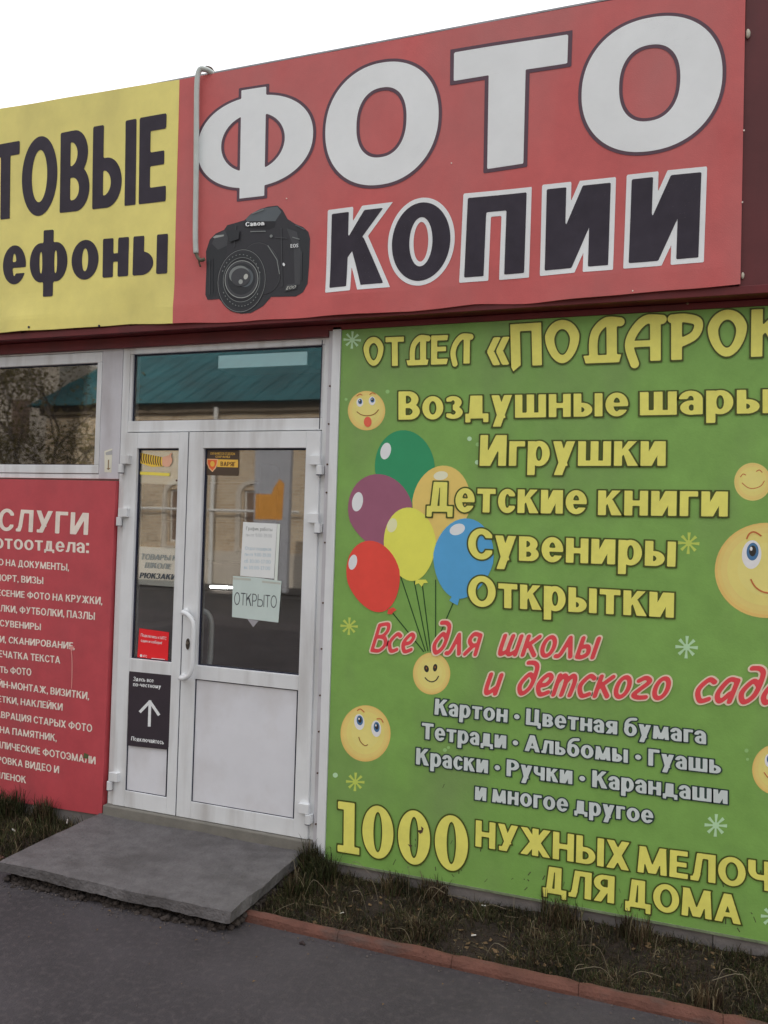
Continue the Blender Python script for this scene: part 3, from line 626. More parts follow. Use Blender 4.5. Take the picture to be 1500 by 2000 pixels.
# ---- corner strip between door frame and green board
cs = MB(); cs.box(.7865, .812, -.014, .03, .075, 2.652, STRIPM); cs.box(.812, .856, -.030, .0, .070, 2.655, PVC)
strip = cs.build('corner_strip', shop, bevel=.0015)
for px, py in ((646, 754), (645.5, 828), (644, 907), (642, 962), (640, 1060), (637, 1178), (635.5, 1268), (633.5, 1359), (631.5, 1430), (628.5, 1511), (626, 1611)):
    z = at(px, py, -.015)[1]; s = MB(); s.tube([(.800, -.014, z), (.800, -.018, z)], .0045, RUST, 8); s.build('screw', strip)

# ================================================================== banners and boards
def banner_surf(Y0, zb, zt, ph, flat=None):
    def f(x, z):
        k = np.clip((np.abs(np.asarray(x, float)-flat[0])-flat[1])/.12, 0, 1) if flat else 1.
        return Y0+k*(g(x, z)-Y0)
    def g(x, z):
        x = np.asarray(x, float); z = np.asarray(z, float)
        low = np.clip(1-(z-zb)/.16, 0, 1)**1.6; edge = np.clip((z-zb)/.3, 0, 1)
        return Y0-.0022*np.sin(x*5.1+ph)*np.sin((z-zb)*4.0)-.0012*np.sin(x*13+z*6+ph)-low*(.006*np.sin(x*5.5+ph)+.0035*np.sin(x*12+1+ph)+.005)
    return f
def banner(name, top, bot, Y0, surf, m, nx, ny, **k):
    """top/bot: world (x,z) polylines"""
    def ip(P, u):
        P = np.array(P); L = P[:, 0]; x = L[0]+(L[-1]-L[0])*u; return x, float(np.interp(x, L, P[:, 1]))
    mb = MB(); V = []
    for j in range(ny+1):
        for i in range(nx+1):
            u = i/nx; (xa, za), (xb, zb) = ip(bot, u), ip(top, u); t = (j/ny)**1.3
            x = xa+(xb-xa)*t; z = za+(zb-za)*t+(.0012*sin(x*17)+.003*nz(x, 0, 3, 4) if j == 0 else 0)
            V.append((x, float(surf(x, z)), z))
    F = [(j*(nx+1)+i, j*(nx+1)+i+1, (j+1)*(nx+1)+i+1, (j+1)*(nx+1)+i) for j in range(ny) for i in range(nx)]
    per = [i for i in range(nx+1)]+[(j)*(nx+1)+nx for j in range(1, ny+1)]+[ny*(nx+1)+i for i in range(nx-1, -1, -1)]+[j*(nx+1) for j in range(ny-1, 0, -1)]
    b0 = len(V)
    for p in per: V.append((V[p][0], V[p][1]+.009, V[p][2]))
    n = len(per)
    for q in range(n): F.append((per[(q+1) % n], per[q], b0+q, b0+(q+1) % n))
    mb.add(V, F, m); return mb.build(name, smooth=False, **k)
BY = -.134
def W(pts, Y): return [tuple(map(float, at(*p, Y))) for p in pts]
# yellow banner
yt = W([(0, 212), (120, 192), (350, 155)], BY); yb_ = W([(0, 650), (150, 641), (250, 633), (339.5, 632)], BY)
yt = [(-2.75, yt[0][1])]+yt; yb_ = [(-2.75, yb_[0][1])]+yb_
ys = banner_surf(BY, 2.78, 4, .5)
yel = banner('yellow_banner', yt, yb_, BY, ys, YEL, 90, 40, label='yellow vinyl banner with black lettering at the left end of the fascia', cat='banner')
text('lettering', yel, ((18.7-35, 431), (324, 393), (327.6, 221), (-15, 285)), 'ТОВЫЕ', (LBLACK,), s=.245, t=.175, gap=.07, pre='СО', N=44, surf=ys, Y=BY, lay=.0016)
text('lettering', yel, ((6, 556), (326.6, 534), (329, 432), (7, 459)), 'ефоны', (LBLACK,), s=.265, t=.18, xh=.76, gap=.10, pre='тел', N=34, surf=ys, Y=BY, lay=.0016)
# red banner
rt = W([(350, 155), (420, 143), (653, 100), (800, 72), (1197, 0), (1457, -48)], BY); rb = W([(339.5, 632), (480, 628), (600, 620), (700, 613), (800, 609), (930, 595), (1030, 592), (1200, 578), (1446, 555)], BY)
rs = banner_surf(BY, 2.78, 4, 2.1, (at(505, 500, -.134)[0], .23))
red = banner('red_banner', rt, rb, BY, rs, RED, 130, 44, label='large faded red banner with a camera picture and white outlined lettering', cat='banner')
def rl(vis, q, sy, outl, mats, N=90, **k): return text('lettering', red, q, vis, mats, outline=outl, N=N, surf=rs, Y=BY, lay=.0016, **dict(dict(s=.25, t=.2), **k))
def hero_o(cx, y0, y1, xl, xr, ymid, ixl, ixr, iy0, iy1, rot=0):
    pass
WO = (LWHITE, LOUT)
# O letters: outer/inner ellipses fitted in board coordinates
def glyph_custom(key, fn, w, N, q, mats, outl, tw=None):
    mb = MB(); Q = [np.array(at(*p, BY)) for p in q]
    for off, m, ly in ((outl, mats[1], .0016), (0, mats[0], .0026)):
        v, f = glyph_mesh((key, N, off), fn, w, N, off); u = v[:, 0]/w; vv = v[:, 1]
        P = [(1-vv)*((1-u)*Q[0][k]+u*Q[1][k])+vv*((1-u)*Q[3][k]+u*Q[2][k]) for k in (0, 1)]
        mb.add(list(zip(P[0], rs(P[0], P[1])-ly, P[1])), f, m)
    return mb.build('lettering', red)
def sq(cx, cy, a, b, e=2.35):
    def f(X, Y):
        x = np.abs(X-cx)/a; y = np.abs(Y-cy)/b; k = (x**e+y**e+1e-12)**(1/e)
        g = np.sqrt((x/a)**2+(y/b)**2)/np.maximum(np.sqrt(x*x+y*y), 1e-6)
        return (k-1)/np.maximum(g, 1e-6)
    return f
def Oq(xl, xr, ymid, cx, yt_, yb2, dx=3.5):           # bounding parallelogram of an O seen in perspective
    # horizontal slope from the vanishing point, vertical lean
    def hs(y, x): return (y-(844-.0312*(x+3500)*0))/(x+3500)
    q = []
    for x, y in ((xl, yb2), (xr, yb2), (xr, yt_), (xl, yt_)):
        yy = y+(x-cx)*(y-860)/(4150+(cx-640)); q.append((x-(y-ymid)*.021, yy))
    return tuple(q)
w_ = .97; glyph_custom('o1', S(sq(w_/2, .5, w_/2, .5, 2.15), sq(w_/2+.005, .51, .215, .285, 2.3)), w_, 100, Oq(636, 857, 240, 748, 122, 361), WO, .026)
w_ = .98; glyph_custom('o2', S(sq(w_/2, .5, w_/2, .5, 2.15), sq(w_/2-.005, .51, .213, .285, 2.3)), w_, 110, Oq(1136, 1411, 165, 1274, 33, 296), WO, .025)
# T
glyph_custom('t1', po((0, 1), (0, .79), (1, .79), (1, 1)) if 0 else U(bx(0, .765, .86, 1), bx(.275, 0, .555, 1)), .86, 100, ((884, 340), (1102, 308), (1110, 68), (887, 103)), WO, .03)
# Ф
glyph_custom('f1', U(bx(.385, 0, .60, 1), S(sq(.50, .51, .50, .42, 2.15), I(el(.475, .505, .26, .265), bx(.2, .1, .385, .9)), I(el(.505, .505, .26, .265), bx(.60, .1, .8, .9)))), 1.0, 110, ((384, 398), (610, 372), (614, 155), (388, 190)), WO, .024)
KO = (LBLACK, LWHITE)
def kq(xl, yl0, yl1, xr, yr0, yr1, dl=-4, dr=-5): return ((xl+dl, yl0), (xr+dr, yr0), (xr, yr1), (xl, yl1))
rl('К', kq(648.6, 563, 418.5, 752, 554, 406), 0, .062, KO, 60, s=.25, t=.19)
rl('О', kq(768, 552, 403, 882, 543, 392, -4, -4), 0, .062, KO, 60, s=.26, t=.19)
rl('П', kq(914, 542.7, 387, 1028.7, 533, 375.7, -7), 0, .062, KO, 60, s=.25, t=.20)
rl('И', kq(1068, 529, 370, 1193, 519, 357), 0, .062, KO, 60, s=.25, t=.20)
rl('И', kq(1234, 515, 351, 1370, 504, 337, -6, -6), 0, .062, KO, 60, s=.25, t=.20)
# camera picture
ink = {k: am('cam_'+k, c) for k, c in dict(a=(40, 40, 44), b=(54, 55, 58), c=(26, 26, 30), d=(100, 104, 103), e=(36, 38, 41), f=(128, 132, 129), g=(150, 152, 146), h=(72, 78, 82)).items()}
A = Art(BY, .0014, rs)
Z = lambda *p: [(350+x/5., 380+y/5.) for x, y in p]
body = Z((640, 250), (700, 190), (800, 140), (870, 118), (960, 108), (1010, 150), (1060, 240), (1140, 290), (1210, 318), (1262, 365), (1278, 430), (1268, 700), (1255, 870), (1210, 955), (1140, 995), (900, 1000), (820, 1090), (700, 1158), (600, 1165), (500, 1130), (390, 1020), (280, 1030), (258, 980), (268, 700), (262, 560), (300, 440), (360, 380), (440, 345), (470, 300), (560, 275))
A.poly(body, ink['a'])
A.poly(Z((650, 240), (710, 185), (800, 138), (960, 118), (1000, 170), (940, 260), (660, 262)), ink['h'])
A.poly(Z((630, 268), (945, 262), (935, 320), (880, 345), (640, 325)), ink['c'])
A.poly(Z((1060, 320), (1240, 370), (1258, 480), (1245, 850), (1180, 950), (1160, 500)), ink['e'])
A.poly(Z((1050, 330), (1150, 365), (1190, 560), (1180, 880), (1130, 890), (1120, 520)), ink['b'])
A.poly(Z((275, 560), (330, 470), (450, 470), (470, 560), (380, 760), (360, 990), (290, 1010), (280, 760)), ink['e'])
A.poly(Z((320, 480), (360, 400), (450, 350), (480, 420), (470, 500), (380, 540)), ink['b'])
A.poly(Z((330, 418), (360, 400), (440, 392), (436, 408), (345, 428)), ink['f'])
A.ell(350+800/5, 380+720/5, 39, 52, ink['c'], -12)
A.ell(350+800/5, 380+720/5, 38.3, 51, ink['b'], -12); A.ell(350+797/5, 380+723/5, 37.4, 50, ink['a'], -12)
cx, cy = 350+612/5, 380+845/5
for r1, r2, k in ((48, 63, 'c'), (46.3, 61.5, 'd'), (45.4, 60.4, 'a'), (42.5, 56, 'e'), (36, 44, 'd'), (35, 43, 'c'), (32.6, 37, 'f'), (31.4, 35.6, 'b'), (27, 31, 'e')):
    A.ell(cx, cy-(63-r2)*.12, r1, r2, ink[k], 8, 40)
A.ell(cx+6, cy-7, 17, 19, ink['h'], 0); A.ell(cx-2.5, cy+3, 4.5, 5, ink['g'], 10); A.ell(cx+9, cy-5, 4.5, 6, ink['g'], 20); A.ell(cx+10, cy-6, 2.5, 3.2, LWHITE, 20)
A.ell(350+1025/5, 380+685/5, 2.2, 3.4, LWHITE, -20)
A.poly(Z((1040, 905), (1060, 880), (1155, 870), (1150, 925), (1035, 950)), ink['b'])
for (x0, y0), (x1, y1), k in (((560, 300), (540, 520), 'b'), ((1000, 330), (1010, 900), 'b'), ((940, 420), (1060, 430), 'b'), ((300, 640), (300, 980), 'b'), ((330, 620), (330, 960), 'a'), ((1110, 420), (1180, 440), 'd'), ((870, 500), (960, 640), 'd'), ((960, 640), (985, 780), 'd'), ((700, 365), (850, 362), 'd'), ((1140, 300), (1230, 345), 'h'), ((720, 190), (830, 150), 'd'), ((1200, 560), (1195, 840), 'b')):
    A.line(Z((x0, y0), (x1, y1)), 1.8, ink[k])
A.ell(cx-4, cy-12, 20, 17, ink['d'], -20); A.ell(cx-1, cy-7, 19, 17.5, ink['b'], -20); A.ell(cx+9, cy-8, 4, 5.5, ink['g'], 20); A.ell(cx-1, cy+2, 4, 4.6, ink['f'], 10); A.ell(350+905/5, 380+410/5, 3, 3, ink['d'])
for a0, a1, rr in ((200, 340, 51), (30, 150, 50)):
    for i in range(14):
        a = rad(a0+(a1-a0)*i/13); A.line([(cx+.76*rr*cos(a), cy-rr*sin(a)*-1), (cx+.76*rr*cos(a+.06), cy+rr*sin(a+.06))], 1.6, ink['d'])
A.poly(Z((480, 360), (600, 350), (590, 440), (500, 470)), ink['e'])
A.build('camera_picture', red)
def small(vis, parent, q, m, Y, surf=None, **k): return text('lettering', parent, q, vis, (m,), Y=Y, surf=surf, **dict(dict(N=14, s=.2, t=.15, lay=.0085), **k))
small('Canon', red, ((481, 443.5), (518, 441), (518, 433), (481, 435)), LWHITE, BY, rs, s=.26)
small('EOS', red, ((569, 485), (584, 484), (584, 477), (569, 478)), LWHITE, BY, rs)
small('400', red, ((560, 567), (578, 564), (581, 558), (563, 560)), LWHITE, BY, rs) if 0 else small('ЕОО', red, ((560, 567), (578, 564), (581, 558), (563, 560)), ink['g'], BY, rs)
# banner fixings: a few staples / eyelets
for px, py in ((1453, 255), (1450, 395), (1236, 569), (882, 319), (560, 388)):
    x, z = at(px, py, BY); y = float(rs(x, z)); b = MB(); b.tube([(x, y-.0005, z), (x, y-.003, z)], .0032, LCREAM, 8); b.build('staple', red)
for px, py in ((60, 640), (195, 637)):
    x, z = at(px, py, BY); y = float(ys(x, z)); b = MB(); b.tube([(x, y-.0005, z), (x, y-.005, z)], .006, GASK, 8); b.build('nail', yel)

# ---- green board
GY = -.020
gx0 = .8575; gT = at(1050, 621, GY)[1]; gz = .068
gT = min(gT, zs0+.02)
gb = MB(); gb.box(gx0, 4.55, GY, .019, gz, gT-.001, GREEN)
green = gb.build('green_board', label='big green advertising board with balloons, smileys and yellow lettering right of the door', cat='sign board')
box('bottom_edge_strip', gx0, 4.55, GY-.004, GY-.0005, gz-.004, gz+.006, mat('pale_edge', (.22, .27, .16), .6, .3, 20), green)
YO = (LYEL, LOLIVE); SO = (LSILV, LDKG); RO = (LSRED, LSPINK)
def gl(vis, q, mats, outl, **k): return text('lettering', green, q, vis, mats, outline=outl, Y=GY, **dict(dict(N=32, lay=.0044, dy=.0006), **k))
gl('ОТДЕЛ', ((712, 717), (920, 710), (921, 653), (711, 661)), YO, .05, font='deco', s=.235, gap=.10)
gl('«', ((950, 718), (990, 716), (991, 648), (951, 650)), YO, .04, s=.22)
gl('ПОДАРО', ((999, 716), (1457, 698), (1458, 606), (997, 634)), YO, .036, font='deco', s=.235, gap=.10, post='К»', N=40)
big = dict(s=.235, t=.19, xh=.80, gap=.085, space=.3)
gl('Воздушные', ((779, 820), (1227, 812.5), (1227, 756), (779, 765)), YO, .05, **big)
gl('шары', ((1250, 811.5), (1508, 807), (1508, 749), (1250, 755)), YO, .05, **big)
gl('Игрушки', ((937, 910), (1300, 910), (1300.6, 850), (939, 850)), YO, .05, **big)
gl('Детские', ((834, 999), (1146, 1004), (1146.6, 947), (836, 941)), YO, .05, **big)
gl('книги', ((1168, 1006), (1421, 1009), (1422, 948), (1169, 946)), YO, .05, **big)
gl('Сувениры', ((915, 1091), (1319, 1107), (1321, 1046), (915, 1032)), YO, .05, **big)
gl('Открытки', ((915, 1183), (1316, 1206.5), (1317, 1146), (915, 1124)), YO, .05, **big)
scr = dict(font='script', s=.13, xh=.70, gap=.08, slant=.30)
gl('Все', ((723, 1273), (803, 1276), (805, 1218), (725, 1217)), RO, .05, **scr)
gl('для', ((840, 1278), (931, 1282), (932, 1217), (842, 1214)), RO, .048, **scr)
gl('школы', ((970, 1281), (1160, 1288), (1162, 1223), (972, 1218)), RO, .048, **scr)
gl('и', ((942, 1357), (972, 1359), (973, 1294), (944, 1292)), RO, .046, **scr)
gl('детского', ((1005, 1358), (1300, 1368), (1303, 1300), (1008, 1292)), RO, .046, **scr)
gl('сада', ((1350, 1372), (1520, 1378), (1523, 1305), (1353, 1300)), RO, .046, **scr)
sv = dict(s=.24, t=.18, xh=.79, gap=.085, space=.26, N=22)
gl('Картон • Цветная бумага', ((849, 1395), (1379, 1453), (1379, 1421), (851, 1364)), SO, .072, **sv)
gl('Тетради • Альбомы • Гуашь', ((824, 1442), (1408, 1511), (1408, 1478), (825, 1411)), SO, .072, **sv)
gl('Краски • Ручки • Карандаши', ((813, 1492), (1421, 1570), (1421, 1537), (814, 1460)), SO, .072, **sv)
gl('и многое другое', ((928, 1561), (1276, 1608), (1276, 1576), (929, 1529)), SO, .072, **sv)
gl('1000', ((660, 1662), (914, 1704), (915, 1597), (661, 1564)), YO, .03, s=.235, t=.15, gap=.10, N=44)
gl('НУЖНЫХ', ((929, 1652), (1229, 1700), (1230, 1645), (930, 1601)), YO, .05, s=.23, t=.18, gap=.085)
gl('МЕЛО', ((1245, 1702), (1456, 1733), (1456, 1677), (1247, 1651)), YO, .05, s=.23, t=.18, gap=.085, post='ЧЕЙ')
gl('ДЛЯ ДОМА', ((1060, 1741), (1447, 1805), (1447, 1749), (1062, 1690)), YO, .05, s=.23, t=.18, gap=.085, space=.3)
# balloons and smileys
BC = {k: am('balloon_'+k, c) for k, c in dict(green=(38, 122, 82), purple=(126, 76, 96), orange=(220, 166, 92), yellow=(203, 190, 78), red=(196, 62, 52), blue=(70, 136, 178)).items()}
A = Art(GY, .0006)
SAT = dict(n=36)
def balloon(cx, cy, a, b, col, rot, hx, hy, ha, hb, hr):
    A.ell(cx, cy, a, b, BC[col], rot, 40, egg=-.0); A.ell(hx, hy, ha, hb, LWHITE, hr, 20)
def teardrop(cx, cy, a, b, rot, col, tap=.16):
    r = rad(rot); p = []
    for i in range(40):
        t = -2*pi*i/40; y = b*sin(t); x = a*cos(t)*(1-tap*max(0, sin(t)))
        p.append((cx+x*cos(r)-y*sin(r), cy+x*sin(r)+y*cos(r)))
    A.poly(p, BC[col])
STR = am('string', (28, 60, 26))
for p in (((782, 1124), (831, 1272)), ((809, 1135), (836, 1272)), ((825, 1142), (841, 1272)), ((851, 1132), (851, 1262)), ((885, 1178), (846, 1270)), ((767, 1197), (828, 1273))):
    A.line(p, 2.2, STR)
teardrop(791, 915, 58.5, 75, -6, 'green'); A.ell(753.5, 881, 10, 16.5, LWHITE, 14)
teardrop(862, 985, 57, 76, 8, 'orange'); A.ell(861, 929, 14, 8.5, am('soft_highlight', (205, 190, 165)), -8)
teardrop(744, 1000, 63, 75, -17, 'purple'); A.ell(698.5, 980, 10.5, 19, LWHITE, 10)
teardrop(801, 1063, 51, 72, -5, 'yellow'); A.ell(766, 1026, 9.5, 14, am('soft_highlight2', (200, 195, 150)), 16)
A.poly([(812, 1132), (832, 1132), (836, 1138), (828, 1139), (824, 1146), (818, 1139), (811, 1142)], BC['yellow'])
teardrop(730, 1126, 52, 71, -14, 'red'); A.ell(689.5, 1098, 8, 15, LWHITE, 12)
A.poly([(758, 1190), (768, 1186), (775, 1191), (769, 1195), (765, 1200), (757, 1199)], BC['red'])
teardrop(905, 1091, 59, 79, 9, 'blue'); A.ell(893.5, 1034, 15.5, 10.5, LWHITE, -22)
A.poly([(884, 1163), (898, 1167), (894, 1182), (886, 1178), (878, 1173)], BC['blue'])
A.build('balloon_picture', green)
FC = {k: am('face_'+k, c) for k, c in dict(rim=(206, 160, 92), rim2=(202, 168, 98), mid=(198, 172, 102), core=(196, 178, 104), core2=(192, 180, 108), line=(120, 80, 40), blk=(40, 38, 34), iris=(58, 96, 130), tongue=(196, 84, 64), eye=(190, 196, 196), brow=(160, 90, 50)).items()}
def face(cx, cy, a, b, rim='rim', rot=0):
    A = Art(GY, .0006); A.ell(cx, cy, a, b, FC[rim], rot, 48)
    for k, q in (('rim2', .95), ('mid', .88), ('core', .76), ('core2', .56)): A.ell(cx, cy-b*.02, a*q, b*q, FC[k], rot, 44)
    return A
def eye(A, x, y, a, b, r=0):
    A.ell(x, y, a, b, FC['eye'], r); A.ell(x+a*.1, y-b*.2, a*.62, b*.62, FC['iris'], r); A.ell(x+a*.1, y-b*.25, a*.36, b*.38, FC['blk'], r); A.ell(x-a*.05, y-b*.4, a*.14, b*.14, FC['eye'])
A = face(716, 802, 36.5, 38.5); eye(A, 703, 786, 6.5, 8.5); eye(A, 727, 783, 6.5, 8.5)
A.line([(697, 804), (706, 810), (718, 812), (731, 809), (740, 800)], 1.6, FC['line'], True); A.ell(718.5, 824, 7.6, 10, FC['tongue'])
A.line([(697, 774), (703, 770), (708, 772)], 1.6, FC['brow'], True); A.line([(722, 771), (728, 767), (734, 770)], 1.6, FC['brow'], True); A.build('smiley_picture', green)
A = face(843, 1315.5, 36.5, 41); A.ell(833, 1306, 4.6, 7, FC['blk'], -14); A.ell(850, 1304, 4.2, 7.4, FC['blk'], 8); A.ell(833, 1305, 1.3, 2.2, FC['line']); A.ell(850, 1303, 1.3, 2.2, FC['line'])
A.line([(830, 1323), (836, 1329), (844, 1331.5), (852, 1328), (857, 1320)], 2.2, FC['blk'], True); A.build('smiley_picture', green)
A = face(714, 1432.5, 49, 55, rot=0); eye(A, 702, 1410, 10, 15.5, -6); eye(A, 735, 1423, 9.5, 16, -4)
A.line([(698, 1388), (704, 1384.5), (712, 1391)], 2, FC['brow'], True); A.line([(736, 1404), (744, 1404), (749, 1411)], 2, FC['brow'], True)
A.line([(701, 1439), (705, 1449), (713, 1456), (719, 1454)], 1.8, FC['line'], True); A.build('smiley_picture', green)
A = face(1470, 941, 36, 37, 'mid'); A.line([(1446, 932), (1451, 926), (1457, 928)], 1.8, FC['brow'], True); A.line([(1477, 921), (1483, 918), (1489, 923)], 1.8, FC['brow'], True)
A.line([(1449, 943), (1460, 952), (1472, 954), (1486, 949), (1493, 939)], 1.6, FC['brow'], True); A.build('smiley_picture', green)
A = face(1497, 1114, 101, 93); eye(A, 1468, 1083, 19, 28, 4); eye(A, 1535, 1086, 18, 27, 4); A.line([(1458, 1053), (1464, 1042), (1474, 1039), (1487, 1047)], 3, FC['brow'], True)
A.line([(1466, 1131), (1476, 1147), (1494, 1157), (1520, 1157), (1545, 1140)], 3, FC['brow'], True); A.build('smiley_picture', green)
A = face(1518, 1503, 49, 50); eye(A, 1502, 1485, 8.5, 13); eye(A, 1530, 1486, 8.5, 13); A.line([(1492, 1508), (1502, 1520), (1518, 1524), (1534, 1516)], 2, FC['brow'], True); A.build('smiley_picture', green)
FLW = am('flake_pale', (152, 182, 146)); FLY = am('flake_yellow', (158, 172, 78)); FLF = am('flake_faint', (122, 158, 98))
for cx, cy, r, m in ((688, 664, 17, FLW), (1345, 1061, 21, FLY), (682, 1223, 17, FLY), (1341, 1264, 22, FLW), (694, 1527, 18, FLY), (1398, 1612, 22, FLW), (1508, 1790, 22, FLW)):
    A = Art(GY, .0006)
    for i in range(8):
        a = i*pi/4+.05; c, s_ = cos(a), sin(a); r0 = r*.22; w0, w1 = r*.07, r*.15; e = r*(1.0 if i % 2 == 0 else .93)
        A.poly([(cx+r0*c-w0*s_, cy+r0*s_+w0*c), (cx+e*c-w1*s_, cy+e*s_+w1*c), (cx+e*c+w1*s_, cy+e*s_-w1*c), (cx+r0*c+w0*s_, cy+r0*s_-w0*c)][::-1], m); A.k = .0006+i*1e-5
    A.ell(cx, cy, r*.3, r*.3, m, 0, 14); A.build('snowflake', green)
for x, y, r in ((917, 857, 4.5), (933, 868, 4), (932, 903, 4.5), (655, 1514, 5), (676, 780, 3), (757, 765, 4), (869, 1465, 4), (876, 1460, 3), (1458, 1466, 4), (1460, 1483, 3)): A = Art(GY, .0006); A.ell(x, y, r, r, FLF if r < 4.5 else FLW, 0, 12); A.build('printed_dot', green)
# scuffs near the bottom of the board
A = Art(GY, .0005); SC = mat('scuff', (.10, .12, .05), .8, .3)
for i in range(46):
    x = random.uniform(760, 1490); yb2 = 1700+(x-758)*.19; y = yb2-abs(random.gauss(0, 40))-8; l = random.uniform(2, 12)
    A.k = .0005; A.line([(x, y), (x+random.uniform(-6, 6), y-l)], random.uniform(.8, 2.4), SC)
A.build('scuff_marks', green, kind='stuff')
A = Art(GY, .0058); A.poly([(823, 1613), (828, 1617), (826, 1625), (821, 1628), (816, 1621), (824, 1620)], RUST); A.poly([(797, 1648), (806, 1650), (803, 1655)], RUST); A.build('torn_patch', green, kind='stuff')

# ---- red services board
SY = -.022
sx1 = -.4475
sb = MB(); V = [(-2.1, SY, .045), (-.462, SY, .085), (-.4465, SY, 1.889), (-2.1, SY, 1.893)]; V += [(x, .019, z) for x, y, z in V]
sb.add(V, [(0, 1, 2, 3), (1, 5, 6, 2), (3, 2, 6, 7), (0, 4, 5, 1), (4, 0, 3, 7)], SRED)
serv = sb.build('red_board', label='red services board with pale lettering left of the door under the window', cat='sign board')
def sl_(vis, q, pre='', **k): return text('lettering', serv, q, vis, (LCREAM,), Y=SY, pre=pre, **dict(dict(s=.195, t=.155, xh=.76, gap=.085, space=.30, N=16, lay=.0012), **k))
sl_('СЛУГИ', ((-4, 1036), (172, 1045), (174, 1002), (-2, 993)), 'У', s=.20, t=.16, N=34, gap=.12)
sl_('тоотдела:', ((9.5, 1072), (174, 1080.5), (174.5, 1055), (9.5, 1046)), 'фо', s=.2, xh=.78, N=24)
for vis, q, pre in (
    ('НА ДОКУМЕНТЫ,', ((11.5, 1105), (135, 1115), (135.5, 1101), (11.7, 1092)), 'ФОТО '),
    ('ОРТ, ВИЗЫ', ((3, 1134.5), (85, 1141), (85, 1127), (3, 1121.7)), 'ПАСП'),
    ('СЕНИЕ ФОТО НА КРУЖКИ,', ((3, 1164), (200, 1181), (201, 1166), (3, 1151.5)), 'НАНЕ'),
    ('ЛКИ, ФУТБОЛКИ, ПАЗЛЫ', ((1, 1194), (185.5, 1211), (186, 1196), (1, 1181)), 'ТАРЕ'),
    ('СУВЕНИРЫ', ((0, 1223), (80, 1231), (80.5, 1218), (0, 1210)), ''),
    ('И, СКАНИРОВАНИЕ,', ((-1, 1254.6), (146, 1268.5), (147, 1255), (0, 1241.5)), 'КОПИ'),
    ('ЧАТКА ТЕКСТА', ((6, 1284), (118, 1296), (118, 1282), (6, 1270.5)), 'РАСПЕ'),
    ('ТЬ ФОТО', ((0, 1313.5), (61.5, 1320), (61.5, 1305.5), (0, 1301)), 'ПЕЧА'),
    ('Н-МОНТАЖ, ВИЗИТКИ,', ((6.7, 1343), (174, 1366.5), (175, 1352), (6.7, 1329.5)), 'ДИЗАЙ'),
    ('ТКИ, НАКЛЕЙКИ', ((4, 1371.7), (122.5, 1388), (123, 1374), (4, 1359)), 'ЭТИКЕ'),
    ('ВРАЦИЯ СТАРЫХ ФОТО', ((2.5, 1402), (180, 1430), (180.7, 1415), (2.5, 1389)), 'РЕСТА'),
    ('НА ПАМЯТНИК,', ((0, 1431), (111, 1448), (112, 1434), (0, 1418)), 'ФОТО '),
    ('ЛИЧЕСКИЕ ФОТОЭМАЛИ', ((2.5, 1461.6), (187, 1493), (187, 1478), (2.5, 1448)), 'МЕТАЛ'),
    ('ОВКА ВИДЕО И', ((4, 1491), (115.5, 1510.5), (116, 1496), (4, 1477.6)), 'ОЦИФР'),
    ('ЛЕНОК', ((1.7, 1520.4), (51, 1530), (51, 1516), (1.7, 1508)), 'КИНОП')):
    sl_(vis, q, pre)
A = Art(SY, .0018); DR = am('dried_drip', (178, 120, 116))
A.line([(139, 1268), (141, 1285), (141, 1320), (140, 1345)], (1.2, 1.8), DR, True); A.poly([(133, 1262), (146, 1263), (141, 1272)], DR); A.poly([(165, 1470), (174, 1474), (172, 1482), (163, 1480)], SC)
A.build('drip_stain', serv, kind='stuff')
# ================================================================== papers and stickers
def sheet_of(name, pts, Y, m, label, cat, th=.0006, group=None):
    p = W(pts, Y); mb = MB(); n = len(p)
    v = [(x, Y, z) for x, z in p]+[(x, Y+th, z) for x, z in p]
    mb.add(v, [tuple(range(n))]+[(i, n+i, n+(i+1) % n, (i+1) % n) for i in range(n)], m)
    return mb.build(name, label=label, cat=cat, group=group)
GLY = LY+.0228                                # just in front of the leaf glass
IN = LY+.0285                                 # just behind it
def txt(vis, parent, q, m, Y, **k): return text('lettering', parent, q, vis, (m,), Y=Y, **dict(dict(N=14, s=.17, t=.13, xh=.74, lay=.0004), **k))
blk = mat('sticker_black', pc(44, 38, 44), .45, .1); redst = mat('sticker_red', pc(205, 30, 36), .45, .05)
o = sheet_of('arrow_sticker', [(253, 1311), (334, 1319), (329, 1459), (325, 1464), (250, 1456), (249, 1453), (252, 1318)], LY-.0012, blk, 'black sticker with white arrow pointing up on the left door leaf', 'sticker', .001)
A = Art(LY-.0012, .0004); A.line([(293, 1368), (291.5, 1419)], 5.6, LWHITE); A.line([(273, 1391), (294, 1369)], 5.6, LWHITE); A.line([(311, 1397), (292, 1369)], 5.6, LWHITE); A.build('arrow', o)
txt('Здесь все', o, ((260, 1329.5), (300, 1333), (300, 1325), (261, 1321.5)), LWHITE, LY-.0012, N=18, s=.2)
txt('по-честному', o, ((260, 1340), (314, 1345), (315, 1337), (260, 1332)), LWHITE, LY-.0012, N=18, s=.2)
txt('Подключайтесь', o, ((256, 1446), (320, 1454), (320, 1445), (257, 1438)), LWHITE, LY-.0012, N=18, s=.2)
o = sheet_of('red_sticker', [(272, 1227), (330, 1235), (327.5, 1292), (268, 1286)], GLY, redst, 'small red sticker at the bottom of the narrow door glass', 'sticker')
txt('Подключись к МТС', o, ((275, 1243), (325, 1250), (325.5, 1244), (275.5, 1237)), LWHITE, GLY, s=.14); txt('один и собери!', o, ((275, 1253.5), (316, 1258.5), (316.5, 1253), (275.5, 1248)), LWHITE, GLY, s=.14); txt('МТС', o, ((279, 1283), (287, 1284), (287, 1279.5), (279, 1278.5)), LWHITE, GLY, s=.14)
